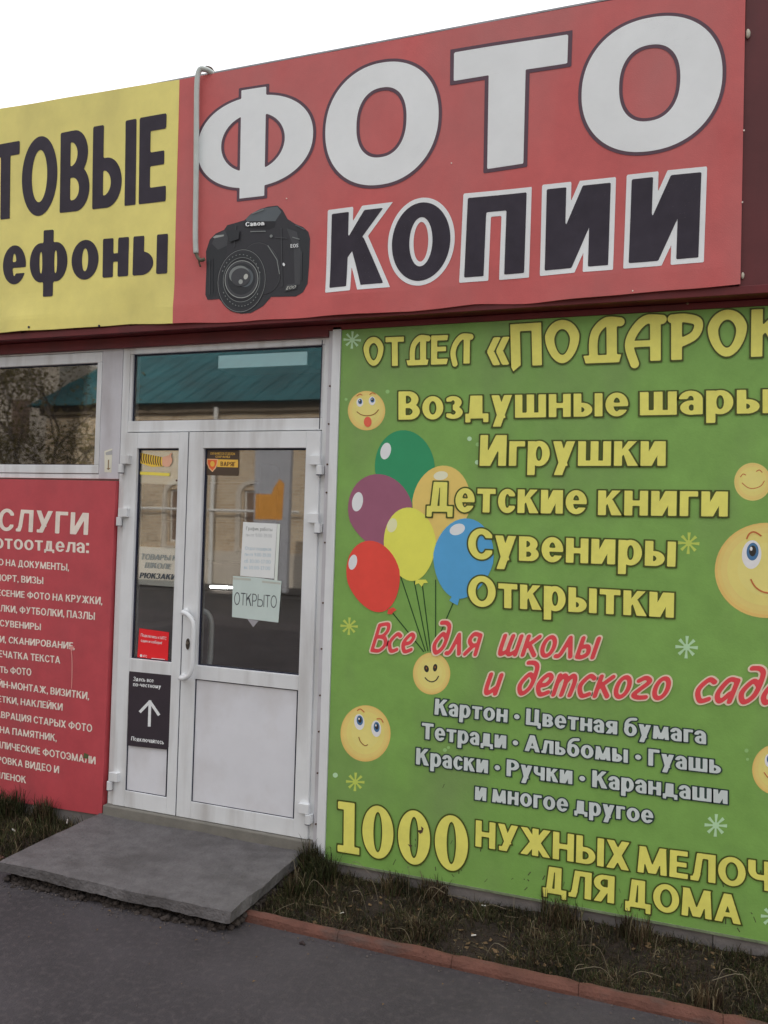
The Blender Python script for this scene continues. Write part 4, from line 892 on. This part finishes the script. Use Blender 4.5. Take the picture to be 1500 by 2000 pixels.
A = Art(GLY, .0004); A.ell(275.5, 1280.5, 2, 2.8, LWHITE); A.build('mark', o); A = Art(GLY, .0004); A.line([(296, 1285.5), (322, 1288)], 1.2, LWHITE); A.build('fine_print', o)
o = sheet_of('goods_notice', [(272, 1067), (344, 1071), (343.5, 1147), (271, 1141)], IN, PAPER, 'white paper notice about school goods behind the narrow door glass', 'notice')
txt('ТОВАРЫ К', o, ((274, 1093), (344, 1095), (345, 1085), (275, 1081)), am('notice_grey', (118, 124, 122)), GLY, s=.2, slant=.15, N=18)
txt('ШКОЛЕ', o, ((282, 1109), (333, 1112), (333.5, 1101.5), (283, 1098)), am('notice_grey', (118, 124, 122)), GLY, s=.2, slant=.15, N=18)
txt('РЮКЗАКИ', o, ((272, 1129), (342.5, 1132.5), (343, 1122), (273, 1118)), am('notice_dark', (56, 62, 68)), GLY, s=.22, slant=.15, N=18)
o = sheet_of('thumb_poster', [(272, 878), (352, 878), (350.5, 947), (270.5, 944)], IN, mat('poster_cream', pc(205, 198, 182), .5, .05), 'cream poster of a striped sleeved arm with thumb up in the narrow door glass', 'poster')
A = Art(GLY, .0004)
stripe = am('stripe_yellow', (206, 160, 60)); dk = am('stripe_dark', (72, 44, 36)); skin = am('hand_skin', (186, 142, 118))
A.poly([(273, 884), (318, 893), (318, 911), (296, 912), (273, 904)], stripe)
for i in range(9):
    x = 276+i*4.6; A.k = .0008; A.line([(x+1, 885+i*.9), (x, 895+i), (x+2.4, 904+i*.8)], 2.0, dk, True)
A.poly([(317, 893), (324, 891), (330, 889), (334, 884), (336.5, 885.5), (334, 891), (337, 896), (336, 903), (331, 911), (324, 912), (317, 909)], skin)
A.poly([(273, 921), (332, 924), (331, 930), (273, 927)], am('poster_band', (214, 176, 72)))
A.ell(345, 938.5, 2, 2, dk, 0, 10); A.build('thumb_picture', o)
o = sheet_of('security_sticker', [(404, 877.5), (466, 879), (467, 881), (466, 928), (464, 929.5), (404, 928), (402, 926), (402.5, 879)], GLY, am('sticker_brown', (62, 50, 40)), 'dark and orange security sticker with a shield at the top of the wide door glass', 'sticker')
A = Art(GLY, .0005); ORG = am('sticker_orange', (206, 150, 62)); A.poly([(424, 897), (465, 898), (465, 913), (424, 912)], ORG)
A.poly([(404, 896), (426, 896.5), (425, 906), (422, 914), (415, 922), (408, 915), (404, 905)], am('shield_rim', (220, 150, 110))); A.poly([(406, 898), (424, 898.5), (423, 906), (420, 913), (415, 919), (409, 913), (406, 905)], am('shield_red', (186, 84, 44))); A.ell(415, 906, 4.2, 5.5, ORG); A.build('shield', o)
txt('ОХРАНЯЕТСЯ ОТДЕЛОМ', o, ((411, 888), (459, 889), (459, 884), (411, 883)), ORG, GLY, s=.15); txt('ОХРАНЫ', o, ((421, 894), (449, 894.5), (449, 890.3), (421, 889.8)), ORG, GLY, s=.15)
txt('ВАРЯГ', o, ((431, 910), (460, 911), (460, 902.5), (431, 901.5)), am('sticker_ink', (86, 58, 30)), GLY, s=.22, N=18, lay=.0012)
txt('тел. 02', o, ((440, 918.5), (463, 919), (463, 915), (440, 914.5)), ORG, GLY, s=.15) if 0 else None
o = sheet_of('hours_sheet', [(475, 1019.5), (541, 1023), (535, 1130), (469, 1124.5)], GLY, PAPER, 'white opening hours sheet, upper of the two papers on the wide door glass', 'notice')
gi = am('hours_ink', (128, 132, 130)); gi2 = am('hours_ink2', (150, 154, 154)); gi3 = am('hours_ink3', (146, 162, 170))
for vis, y, m in (('График работы', 1036, gi), ('пн-пт 9.00-19.00', 1048.5, gi2), ('Отдел подарков', 1074.5, gi3), ('пн-пт 9.00-19.00', 1086.5, gi3), ('сб 10.00-17.00', 1099.5, gi3), ('вс 10.00-17.00', 1112, gi3)):
    x0 = 481-(y-1036)*.055; x1 = 532-(y-1036)*.055
    text('lettering', o, ((x0, y-.8), (x1, y+1.6), (x1, y-5.4), (x0, y-7.6)), vis.replace('9', '9'), (m,), Y=GLY, N=12, s=.15, t=.12, xh=.72, lay=.0005)
o = sheet_of('backing_sheet', [(541.5, 1023), (547, 1023.5), (541.5, 1138), (535.5, 1137)], GLY+.0002, am('paper_edge', (178, 184, 178)), 'slim strip of plastic pocket beside the opening hours sheet', 'plastic pocket')
o = sheet_of('open_sign', [(455, 1125), (502, 1128), (550, 1135), (543.5, 1216), (453, 1205)], GLY-.0012, mat('sign_grey_white', pc(160, 172, 168), .6, .05), 'pale card taped to the wide door glass under the opening hours sheet', 'sign')
text('lettering', o, ((457, 1181), (540, 1187.5), (541, 1163.5), (458, 1156.5)), 'ОТКРЫТО', (am('open_ink', (58, 62, 66)),), Y=GLY-.0012, N=30, s=.10, t=.085, gap=.12, lay=.0004)
A = Art(GLY-.0012, .0004); TP = mat('clear_tape', pc(150, 154, 146), .3, .1); A.poly([(455, 1127), (490, 1130), (490, 1134), (455, 1132)], TP); A.build('tape', o); A = Art(GLY-.0012, .0004); A.poly([(512, 1134), (549, 1138), (548, 1141.5), (512, 1138)], TP); A.build('tape', o)
sheet_of('paper_corner', [(483, 1209), (505, 1212.5), (494.5, 1225)], GLY-.0004, am('paper_grey', (130, 128, 132)), 'small grey paper corner hanging below the pale card on the door glass', 'paper')
o = sheet_of('old_label', [(204, 881), (219, 876), (217.5, 923), (204, 922)], -.0032, mat('old_label_paper', pc(178, 176, 162), .6, .1), 'torn old label stuck on the white post between window and door', 'sticker')
A = Art(-.0032, .0004); A.poly([(206, 884), (219, 879), (219, 888), (207, 889)], am('label_grey', (140, 140, 140))); A.build('patch', o); A = Art(-.0032, .0004); A.line([(212, 898), (211.5, 915)], 2.2, am('label_brown', (110, 90, 60))); A.poly([(208, 915), (216, 914), (212, 918)], am('label_brown', (110, 90, 60))); A.build('mark', o)

# ================================================================== conduit hooked over the banner
pc1 = [at(*p, BY-.03) for p in ((413, 141), (404, 134), (396, 133), (389, 137), (385.5, 148))]
pts = [(pc1[0][0]+.005, BY+.10, pc1[0][1]-.02), (pc1[0][0], BY+.05, pc1[0][1]+.0), (pc1[1][0], BY+.0, pc1[1][1]), (pc1[2][0], BY-.020, pc1[2][1]), (pc1[3][0], BY-.027, pc1[3][1])]
dn = [at(*p, BY-.03) for p in ((384.5, 160), (383.5, 220), (383, 290), (382.5, 360), (381.5, 430), (381.5, 470), (382.5, 495))]
pts += [(x, BY-.028, z) for x, z in dn]
pip = empty('conduit_pipe', (dn[0][0], BY-.028, dn[-1][1]), label='thin grey pipe hooked over the roof edge and hanging down the red banner', cat='pipe')
b = MB(); b.tube(curve_pts(pts, 5), .0135, PIPE, 12); b.build('pipe', pip, smooth=True)
e0 = [at(*p, BY-.03) for p in ((382.5, 494), (386, 503), (392, 508), (399, 506))]
b = MB(); b.tube(curve_pts([(x, BY-.028, z) for x, z in e0], 4), .009, mat('pipe_end', (.14, .13, .09), .7, .3, 20), 8); e1 = [at(*p, BY-.03) for p in ((388, 506), (389, 515), (391, 520))]; b.tube([(x, BY-.028, z) for x, z in e1], .005, RUST, 6); b.build('wire_end', pip)
b = MB(); k0 = [at(*p, BY) for p in ((402, 131), (408, 130), (411, 138))]; b.tube(curve_pts([(k0[0][0], BY, k0[0][1]), (k0[1][0], BY+.02, k0[1][1]), (k0[2][0], BY+.04, k0[2][1])], 4), .008, RUST, 6); b.build('wire_tie', pip)
# pale blobs of foam on the fascia right of the banner
for px, py, sc, lb in ((1461, 65, 1.0, 'pale foam blob high on the maroon fascia beside the red banner'), (1450.5, 538, .7, 'pale foam blob at the lower right corner of the red banner')):
    x, z = at(px, py, FY-.01); bm = bmesh.new(); bmesh.ops.create_icosphere(bm, subdivisions=2, radius=.010*sc)
    for v in bm.verts: v.co.z *= 2.0; v.co.x *= .9; v.co *= 1+.25*nz(v.co.x*40, v.co.y*40, 1, v.co.z*40)
    me = bpy.data.meshes.new('foam'); bm.to_mesh(me); bm.free(); me.materials.append(am('foam', (150, 146, 132)))
    o = link('foam_blob', me, label=lb, cat='foam'); o.location = (x, FY-.008, z)
# ================================================================== inside the shop
cnt = empty('display_counter', (-.4, 2.7, .105), label='dim shop counter with a lit tube seen through the wide door glass', cat='counter')
lx0, lz0 = at(411, 1146, 2.55); lx1, lz1 = at(456, 1142, 2.55)
box('cabinet', lx0-1.3, lx1+.9, 2.6, 3.1, .105, lz0-.06, mat('counter_wood', (.12, .08, .06), .5, .2), cnt, .01); box('counter_top', lx0-1.33, lx1+.93, 2.57, 3.13, lz0-.06, lz0-.03, mat('counter_top', (.18, .15, .13), .4), cnt, .004)
b = MB(); b.tube([(lx0, 2.55, lz0), (lx0+.75*(lx1-lx0), 2.55, lz0+.004)], .013, emit_mat('lit_tube', (1, 1, .98), 9), 10); b.tube([(lx0+.80*(lx1-lx0), 2.55, lz0+.004), (lx1, 2.55, lz0+.006)], .011, MATS['lit_tube'], 10); b.build('lamp_tube', cnt)
for i, (x, lb) in enumerate(((-2.4, 'tall dark shelf of goods behind the left window'), (.9, 'tall dark shelf of goods at the back of the shop'))):
    sh = empty('goods_shelf', (x, 4.2, .105), label=lb, cat='shelf')
    sw = mat('shelf_wood', (.14, .11, .09), .6, .2)
    for a in (-.6, .6): box('side_panel', x+a-.012, x+a+.012, 4.0, 4.4, .105, 2.3, sw, sh)
    for k in range(5): box('shelf', x-.586, x+.586, 4.0, 4.4, .3+k*.45, .32+k*.45, sw, sh)
# ceiling lamp seen in the transom
q = [at(*p, .9) for p in ((425, 712), (602, 705))]
cl = empty('ceiling_lamp', ((q[0][0]+q[1][0])/2, 1.0, q[0][1]), label='pale rectangular ceiling lamp seen through the transom pane above the door', cat='lamp')
box('lamp_body', q[0][0], q[1][0], .9, 1.15, q[0][1]-.03, q[0][1]+.06, mat('lamp_white', (.75, .8, .8), .5), cl, .004)
box('diffuser', q[0][0]+.01, q[1][0]-.01, .893, .8985, q[0][1]-.025, q[0][1]+.055, emit_mat('lamp_glow', (.62, .85, .86), .35), cl)

# ================================================================== across the street (seen as reflections in the glass)
def brick_mat():
    m = mat('tan_brick', (.55, .44, .30), .85, .12, 3); n = m.node_tree; b = n.nodes['Principled BSDF']
    br = n.nodes.new("ShaderNodeTexBrick"); br.inputs['Color1'].default_value = (.66, .52, .35, 1); br.inputs['Color2'].default_value = (.50, .36, .22, 1); br.inputs['Mortar'].default_value = (.60, .55, .47, 1)
    br.inputs['Scale'].default_value = 1; br.inputs['Brick Width'].default_value = .26; br.inputs['Row Height'].default_value = .078; br.inputs['Mortar Size'].default_value = .012
    tc = n.nodes.new("ShaderNodeTexCoord"); mp = n.nodes.new("ShaderNodeMapping"); mp.inputs['Rotation'].default_value = (rad(90), 0, 0)
    n.links.new(tc.outputs['Object'], mp.inputs['Vector']); n.links.new(mp.outputs[0], br.inputs['Vector'])
    n.links.new(br.outputs['Color'], b.inputs['Base Color']); return m
BRK = brick_mat(); TEAL = mat('teal_metal_roof', (.010, .095, .110), .6, .35, .8); PLAST = mat('pale_plaster', (.62, .56, .48), .9, .08, 2); WPAINT = mat('white_paint', (.8, .8, .78), .5)
opp = empty('brick_building', (0, -15, 0), label='long tan brick building with teal metal roof across the street, mirrored in the door glass', cat='building')
OX0, OX1, OY = -14.9, 14.0, -15.0
WX = [-12.55+2.25*i for i in range(12)]; WW = .62; WZ0, WZ1 = 1.05, 2.45
b = MB(); e = OX0
for x in WX:
    b.box(e, x-WW/2, OY-.3, OY, .86, 4.75, BRK); b.box(x-WW/2, x+WW/2, OY-.3, OY, .86, WZ0, BRK); b.box(x-WW/2, x+WW/2, OY-.3, OY, WZ1, 4.75, BRK); e = x+WW/2
b.box(e, OX1, OY-.3, OY, .86, 4.75, BRK); b.build('brick_wall', opp)
box('plinth', OX0-.05, OX1+.05, OY-.3, OY+.10, 0, .86, PLAST, opp)
box('cornice', OX0-.1, OX1+.1, OY+.0, OY+.16, 4.50, 4.75, mat('dull_cornice', (.20, .16, .12), .9, .3), opp)
for x in WX:
    f = MB(); f.box(x-WW/2, x+WW/2, OY-.12, OY-.08, WZ0, WZ1, WPAINT); wf2 = f.build('window', opp)
    g = MB(); g.box(x-WW/2+.05, x-.02, OY-.079, OY-.070, WZ0+.05, WZ1-.05, mat('far_pane', (.22, .15, .11), .4)); g.build('pane', wf2)
    g = MB(); g.box(x+.02, x+WW/2-.05, OY-.079, OY-.070, WZ0+.05, WZ1-.05, MATS['far_pane']); g.build('pane', wf2)
    a = MB(); n = 12; ro, ri = .50, .36; zc = WZ1-.12
    v = [(x+r*cos(pi*i/n), yy, zc+r*sin(pi*i/n)*.8) for yy in (OY, OY+.06) for r in (ri, ro) for i in range(n+1)]; N1 = n+1
    fc = []
    for i in range(n): fc += [(2*N1+i, 2*N1+i+1, 3*N1+i+1, 3*N1+i), (N1+i, N1+i+1, 3*N1+i+1, 3*N1+i), (i, 2*N1+i, 2*N1+i+1, i+1)]
    a.add(v, fc, PLAST); a.box(x-ro, x-ri, OY, OY+.06, WZ0-.1, zc, PLAST); a.box(x+ri, x+ro, OY, OY+.06, WZ0-.1, zc, PLAST); a.box(x-ro, x+ro, OY, OY+.1, WZ0-.2, WZ0-.1, PLAST)
    a.build('window_surround', opp)
b = MB(); V = [(OX0-.3, OY+.45, 4.72), (OX1+.3, OY+.45, 4.72), (OX1+.3, OY-6.5, 8.6), (OX0-.3, OY-6.5, 8.6), (OX1+.3, OY-13, 4.72), (OX0-.3, OY-13, 4.72)]
b.add(V, [(0, 1, 2, 3), (3, 2, 4, 5), (0, 3, 5), (1, 4, 2)], TEAL)
for i in range(53):
    x = OX0+.53*i; b.add([(x, OY+.45, 4.722), (x+.03, OY+.45, 4.732), (x+.03, OY-6.5, 8.612), (x, OY-6.5, 8.602)], [(0, 1, 2, 3)], TEAL)
b.build('roof', opp)
b = MB(); b.tube([(OX0+.5, OY+.28, 1.92), (-6.6, OY+.28, 1.92)], .03, WPAINT, 8); b.build('gas_pipe', opp)
for x in (-9.15, -5.35): b = MB(); b.tube([(x, OY+.2, .0), (x, OY+.2, 4.6)], .055, WPAINT, 8); b.build('downpipe', opp)
b = MB(); b.box(-24.5, -15.6, -16.5, -16.2, 0, 6.5, PLAST); b.box(-24.5, -15.6, -24, -16.5, 0, 6.5, PLAST); 
h2 = empty('plaster_house', (-20, -16.4, 0), label='beige plaster house left of the brick building, mirrored in the left window', cat='building'); b.build('wall', h2)
for i in range(5):
    x = -23.4+1.6*i
    for z in (1.2, 3.9): g = MB(); g.box(x-.35, x+.35, -16.21, -16.17, z, z+1.3, MATS['far_pane']); g.build('window', h2)
b = MB(); b.add([(-24.9, -15.8, 6.5), (-15.4, -15.8, 6.5), (-15.4, -20, 8.8), (-24.9, -20, 8.8)], [(0, 1, 2, 3)], mat('brown_roof', (.12, .07, .05), .7)); b.build('roof', h2)
# advertising stand in front of the brick building
sxa, sza = at(497, 878, 11.); sxb, _ = at(568, 878, 11.); szm = at(530, 1105, 11)[1]
ad = empty('advertising_stand', ((sxa+sxb)/2, -11, -.03), label='grey street stand with orange poster across the road, mirrored in the wide door glass', cat='stand')
box('panel', sxa, sxb, -11.12, -11.0, .25, sza+.1, mat('stand_grey', (.42, .43, .47), .6, .1), ad, .01)
for xx in (sxa+.15, sxb-.2): box('post', xx, xx+.06, -11.09, -11.03, -.03, .25, STEEL, ad)
b = MB(); zo = at(530, 1015, 11)[1]; z1 = at(530, 965, 11)[1]; z2 = at(550, 935, 11)[1]; ww = sxb-sxa
pts2 = [(sxa+.04, zo), (sxb-.14, zo), (sxb-.12, z2-.1), (sxa+ww*.72, z2), (sxa+ww*.55, z2-.2), (sxa+ww*.5, z1), (sxa+.04, z1)]
b.add([(x, -10.995, z) for x, z in pts2], [tuple(range(len(pts2)))], mat('poster_orange', (.75, .34, .06), .6, .1)); b.build('poster', ad)
# street trees
BARK = mat('bark', (.16, .13, .11), .9, .3, 12, .5, 40)
def tree(x, y, h, seed, label):
    r = random.Random(seed); t = empty('street_tree', (x, y, 0), label=label, cat='tree', group='street trees across the road'); b = MB(); tips = []
    def br(p, d, l, rad_, k):
        n = 4; pts = [p]; 
        for i in range(n):
            d = (d+Vector((r.uniform(-.18, .18), r.uniform(-.18, .18), r.uniform(-.02, .12)))).normalized(); pts.append(pts[-1]+d*l/n)
        b.tube([tuple(q) for q in pts], [rad_*(1-.5*i/n) for i in range(n+1)], BARK, 6 if k < 2 else 4, cap=False)
        if k >= 2: tips.extend(pts[1:])
        if k < 4:
            for q in range(3 if k else 5):
                a = r.uniform(0, 2*pi); s_ = pts[r.randint(2, n)]; nd = (d+Vector((cos(a), sin(a), .15))*r.uniform(.6, 1.1)).normalized(); br(s_, nd, l*r.uniform(.55, .75), rad_*.48, k+1)
    br(Vector((x, y, -.03)), Vector((0, 0, 1)), h*.42, .13, 0); b.build('trunk', t)
    v = []; f = []
    for p in tips:
        for _ in range(6):
            c = p+Vector((r.gauss(0, .22), r.gauss(0, .22), r.gauss(0, .22))); u = Vector((r.gauss(0, 1), r.gauss(0, 1), r.gauss(0, 1))).normalized(); w_ = u.orthogonal().normalized(); s_ = r.uniform(.03, .06)
            o = len(v); v += [tuple(c-u*s_), tuple(c+w_*s_*.6), tuple(c+u*s_), tuple(c-w_*s_*.6)]; f.append((o, o+1, o+2, o+3))
    lb = MB(); lb.add(v, f, mat('autumn_leaves', (.24, .20, .08), .7, .4, 2)); lb.build('crown', t)
tree(-11.9, -12.0, 6.5, 3, 'street tree with thin yellowing crown across the road, nearer the brick building')
tree(-16.2, -12.9, 7.5, 8, 'taller street tree with thin yellowing crown across the road, in front of the plaster house')

# ================================================================== grass, weeds, litter
def grass_mesh(n, region, hmin, hmax, dens, seed, dry=.45, w0=.0016, lean=.7):
    r = np.random.default_rng(seed); x0, x1, y0, y1 = region; V = []; F = []; Cc = []
    cnt_ = 0; tries = 0
    pal_g = np.array([(.036, .046, .014), (.052, .060, .020), (.030, .036, .014), (.070, .074, .028)]); pal_d = np.array([(.125, .092, .048), (.085, .060, .032), (.20, .165, .10), (.060, .040, .024), (.058, .032, .020)])
    while cnt_ < n and tries < n*8:
        tries += 1
        x = r.uniform(x0, x1); y = r.uniform(y0, y1)
        if not dens(x, y, r): continue
        k = r.integers(1, 7) if r.random() < .35 else 1
        for _ in range(k):
            bx_, by_ = x+r.normal(0, .006), y+r.normal(0, .006)
            if by_ > -.022: by_ = -.022-abs(r.normal(0, .01))
            z = soilz(bx_, by_)-.003
            h = hmin+(hmax-hmin)*r.beta(1.3, 3.2); a = r.uniform(0, 2*pi); l = h*r.uniform(.1, 1)*lean; dx, dy = cos(a)*l, sin(a)*l*.7-abs(l)*.15
            if by_+dy > -.024: dy = -.024-by_
            w = w0*r.uniform(.6, 1.6); px_, py_ = -sin(a)*w, cos(a)*w
            o = len(V); droop = h*r.uniform(.0, .25) if l > h*.4 else 0
            V += [(bx_-px_, by_-py_, z), (bx_+px_, by_+py_, z), (bx_+dx*.30-px_*.9, by_+dy*.30-py_*.9, z+h*.55), (bx_+dx*.30+px_*.9, by_+dy*.30+py_*.9, z+h*.55),
                  (bx_+dx*.7-px_*.5, by_+dy*.7-py_*.5, z+h*.9-droop*.2), (bx_+dx*.7+px_*.5, by_+dy*.7+py_*.5, z+h*.9-droop*.2), (bx_+dx, by_+dy, z+h-droop)]
            F += [(o, o+1, o+3, o+2), (o+2, o+3, o+5, o+4), (o+4, o+5, o+6)]
            dd = dry+.35*nz(bx_, by_, 5, 2); c = (pal_d[r.integers(0, 5)] if r.random() < dd else pal_g[r.integers(0, 4)])*r.uniform(.6, 1.45)*(.75+.7*max(-.3, nz(bx_, by_, 7, 12)))
            Cc += [(*c, 1)]*7; cnt_ += 1
    return V, F, Cc
GM = bpy.data.materials.new('grass_blades'); GM.use_nodes = True; gn = GM.node_tree; gb_ = gn.nodes['Principled BSDF']; ca = gn.nodes.new("ShaderNodeVertexColor"); ca.layer_name = 'tint'
gn.links.new(ca.outputs['Color'], gb_.inputs['Base Color']); gb_.inputs['Roughness'].default_value = .7; gb_.inputs['Specular IOR Level'].default_value = .2
def add_grass(name, args, label, **k):
    V, F, Cc = grass_mesh(*args, **k); me = bpy.data.meshes.new(name); me.from_pydata(V, [], F); c = me.color_attributes.new('tint', 'FLOAT_COLOR', 'POINT'); c.data.foreach_set('color', np.array(Cc, dtype=np.float32).ravel()); me.materials.append(GM)
    return link(name, me, kind='stuff', label=label)
def inslab(x, y): return -.49 < x < .742
def d1(x, y, r): 
    if inslab(x, y) : return False
    g = .45+.9*nz(x, y, 3.2, 1)+(.28 if y > -.12 else 0)+(.25 if y < -.46 else 0)+(.55 if .74 < x < 1.15 and y > -.42 else 0)
    return r.random() < g
add_grass('grass', (40000, (.74, 4.6, -.565, -.025), .006, .06, d1, 3), 'sparse autumn grass and weeds between the green board and the kerb', lean=1.25, w0=.0012, dry=.5)
add_grass('grass', (19000, (-2.6, -.49, -.62, -.03), .012, .10, lambda x, y, r: r.random() < .75+.6*nz(x, y, 4, 4), 5), 'autumn grass in front of the red services board', dry=.5, lean=1.1, w0=.0014)
def tuft(cx, cy, n, r_, h0, h1, seed, label, dry, lean=.8, w0=.0016):
    V, F, Cc = grass_mesh(n, (cx-r_, cx+r_, max(cy-r_, -.60), min(cy+r_, -.025)), h0, h1, lambda x, y, r: (x-cx)**2+(y-cy)**2 < r_*r_*r.random(), seed, dry=dry, lean=lean, w0=w0)
    me = bpy.data.meshes.new('grass_tuft'); me.from_pydata(V, [], F); c = me.color_attributes.new('tint', 'FLOAT_COLOR', 'POINT'); c.data.foreach_set('color', np.array(Cc, dtype=np.float32).ravel()); me.materials.append(GM)
    return link('grass_tuft', me, label=label, cat='grass tuft', group='grass tufts along the wall')
for px, py, z, n, r_, h0, h1, lb, dry, ln in (
    (598, 1668, 0, 420, .055, .07, .20, 'grass tuft between the concrete step corner and the white corner strip', .55, .7),
    (625, 1722, 0, 620, .09, .05, .16, 'dense green tuft just right of the concrete step', .25, .9),
    (585, 1745, 0, 380, .07, .04, .13, 'green grass tuft at the side edge of the concrete step', .3, .8),
    (770, 1740, 0, 260, .08, .04, .12, 'brownish tuft below the digits on the green board', .7, .8),
    (850, 1745, 0, 260, .07, .04, .13, 'straw coloured tuft near the last zero of the green board', .8, .8),
    (1100, 1790, 0, 300, .10, .05, .16, 'tall weeds against the bottom edge of the green board', .6, .6),
    (1240, 1840, 0, 240, .08, .05, .15, 'dry stalks against the plinth under the lower words of the board', .7, .6),
    (820, 1825, 0, 300, .07, .04, .10, 'pale dry curled tuft behind the kerb', .9, 1.3),
    (1380, 1960, 0, 240, .06, .05, .11, 'bleached stalks by the kerb near the right end', .95, .6),
    (30, 1580, 0, 700, .16, .06, .20, 'dark green tuft at the bottom of the red board', .3, .9),
    (145, 1578, 0, 420, .08, .06, .17, 'yellowish tuft at the lower right corner of the red board', .7, .7)):
    x, y = on_ground(px, py, .01); x = max(x, .80) if .4 < x < .80 else x; tuft(x, min(y, -.05), n, r_, h0, h1, int(px), lb, dry, ln)
add_grass('thatch', (26000, (.74, 4.6, -.57, -.03), .003, .022, lambda x, y, r: not inslab(x, y) and r.random() < .5+.8*nz(x, y, 6, 9), 31), 'matted dead grass and bits on the soil strip', dry=.95, lean=3.0, w0=.0012)
# long dry stalks
ST = MB(); r = random.Random(5)
for i in range(55):
    x = r.uniform(.78, 4.4); y = r.uniform(-.55, -.05); a = r.uniform(0, 2*pi); l = r.uniform(.06, .2); h = r.uniform(.01, .12); z = soilz(x, y)
    p = curve_pts([(x, y, z), (x+cos(a)*l*.4, min(-.03, y+sin(a)*l*.3), z+h), (x+cos(a)*l, min(-.03, y+sin(a)*l*.6), z+h*.6+r.uniform(-.01, .04))], 4); ST.tube(p, .0011, mat('straw', (.20, .165, .11), .7, .3), 3, cap=False)
ST.build('dry_stalks', kind='stuff')
# fallen leaves and crumbs
LM = mat('fallen_leaf', (.16, .10, .05), .8, .5, 30); LV = MB()
for i in range(420):
    x = r.uniform(.75, 4.4) if i % 4 else r.uniform(-2.2, -.5); y = r.uniform(-.56, -.03); z = soilz(x, y)+.006; a = r.uniform(0, 6.3); s_ = r.uniform(.006, .018); t = r.uniform(-.6, .6)
    c, d = cos(a)*s_, sin(a)*s_; LV.add([(x-c, y-d, z), (x-d*.6, y+c*.6, z+s_*t), (x+c, y+d, z+.002), (x+d*.6, y-c*.6, z-s_*t*.3)], [(0, 1, 2, 3)], LM)
for i in range(70):
    x = r.uniform(-1, 4.2); y = KY-.01-abs(r.gauss(0, .16)); y = y if not (-.5 < x < .78) else y-.14; a = r.uniform(0, 6.3); s_ = r.uniform(.003, .009); c, d = cos(a)*s_, sin(a)*s_
    LV.add([(x-c, y-d, .006), (x-d*.5, y+c*.5, .008), (x+c, y+d, .006), (x+d*.5, y-c*.5, .010)], [(0, 1, 2, 3)], LM)
LV.build('fallen_leaves', kind='stuff')
GR = MB(); 
for i in range(500):
    k = i % 3
    if k == 0: x, y = r.uniform(-.9, 4), KY-abs(r.gauss(0, .03))-.004
    elif k == 1: x, y = r.uniform(-.6, .75), -.70-abs(r.gauss(0, .04))
    else: x, y = r.uniform(-2, 4.5), r.uniform(-2.2, -.72)
    s_ = r.uniform(.0015, .006 if k < 2 else .003); GR.add([(x-s_, y-s_*.7, .002), (x+s_, y-s_, .002), (x+s_*.3, y+s_, .002), (x, y, .002+s_*1.1)], [(0, 1, 3), (1, 2, 3), (2, 0, 3)], mat('grit', (.10, .085, .08), .9, .5, 90))
GR.build('grit', kind='stuff')
# litter
def butt(px, py, z, l, ang, label, name='cigarette_butt', cat='cigarette butt', rr=.004, col=(.75, .72, .66)):
    x, y = on_ground(px, py, z); c, s_ = cos(ang)*l/2, sin(ang)*l/2; b = MB(); b.tube([(x-c, y-s_, z+rr), (x, y, z+rr), (x+c, y+s_, z+rr)], rr, mat('litter_paper', col, .8, .1, 60), 8); return b.build(name, label=label, cat=cat)
butt(131, 1606, .03, .055, -.9, 'white cigarette butt lying in the grass beside the left edge of the step')
butt(27, 1623, .03, .035, -.5, 'short white scrap in the grass at the far left', 'paper_scrap', 'litter')
butt(1265, 1842, .012, .05, -.2, 'pale flat leaf lying at the foot of the green board', 'pale_leaf', 'leaf', .003, (.45, .5, .38))
butt(925, 1828, .012, .02, .6, 'tiny white paper scrap in the middle of the grass strip', 'paper_scrap', 'litter', .003)
butt(667, 1784, .012, .022, 1.0, 'small white scrap in the grass near the kerb left of the pale tuft', 'paper_scrap', 'litter', .002)
butt(945, 1770, .012, .02, .2, 'tiny white fleck below the plinth in the middle of the grass strip', 'paper_scrap', 'litter', .003)
x, y = on_ground(590, 1845, 0); b = MB(); b.tube([(x-.012, y, .004), (x, y+.002, .008), (x+.013, y-.003, .004)], [.004, .008, .004], mat('pebble', (.05, .035, .035), .9, .3), 7); b.build('pebble', label='small dark pebble on the asphalt below the kerb start', cat='pebble')
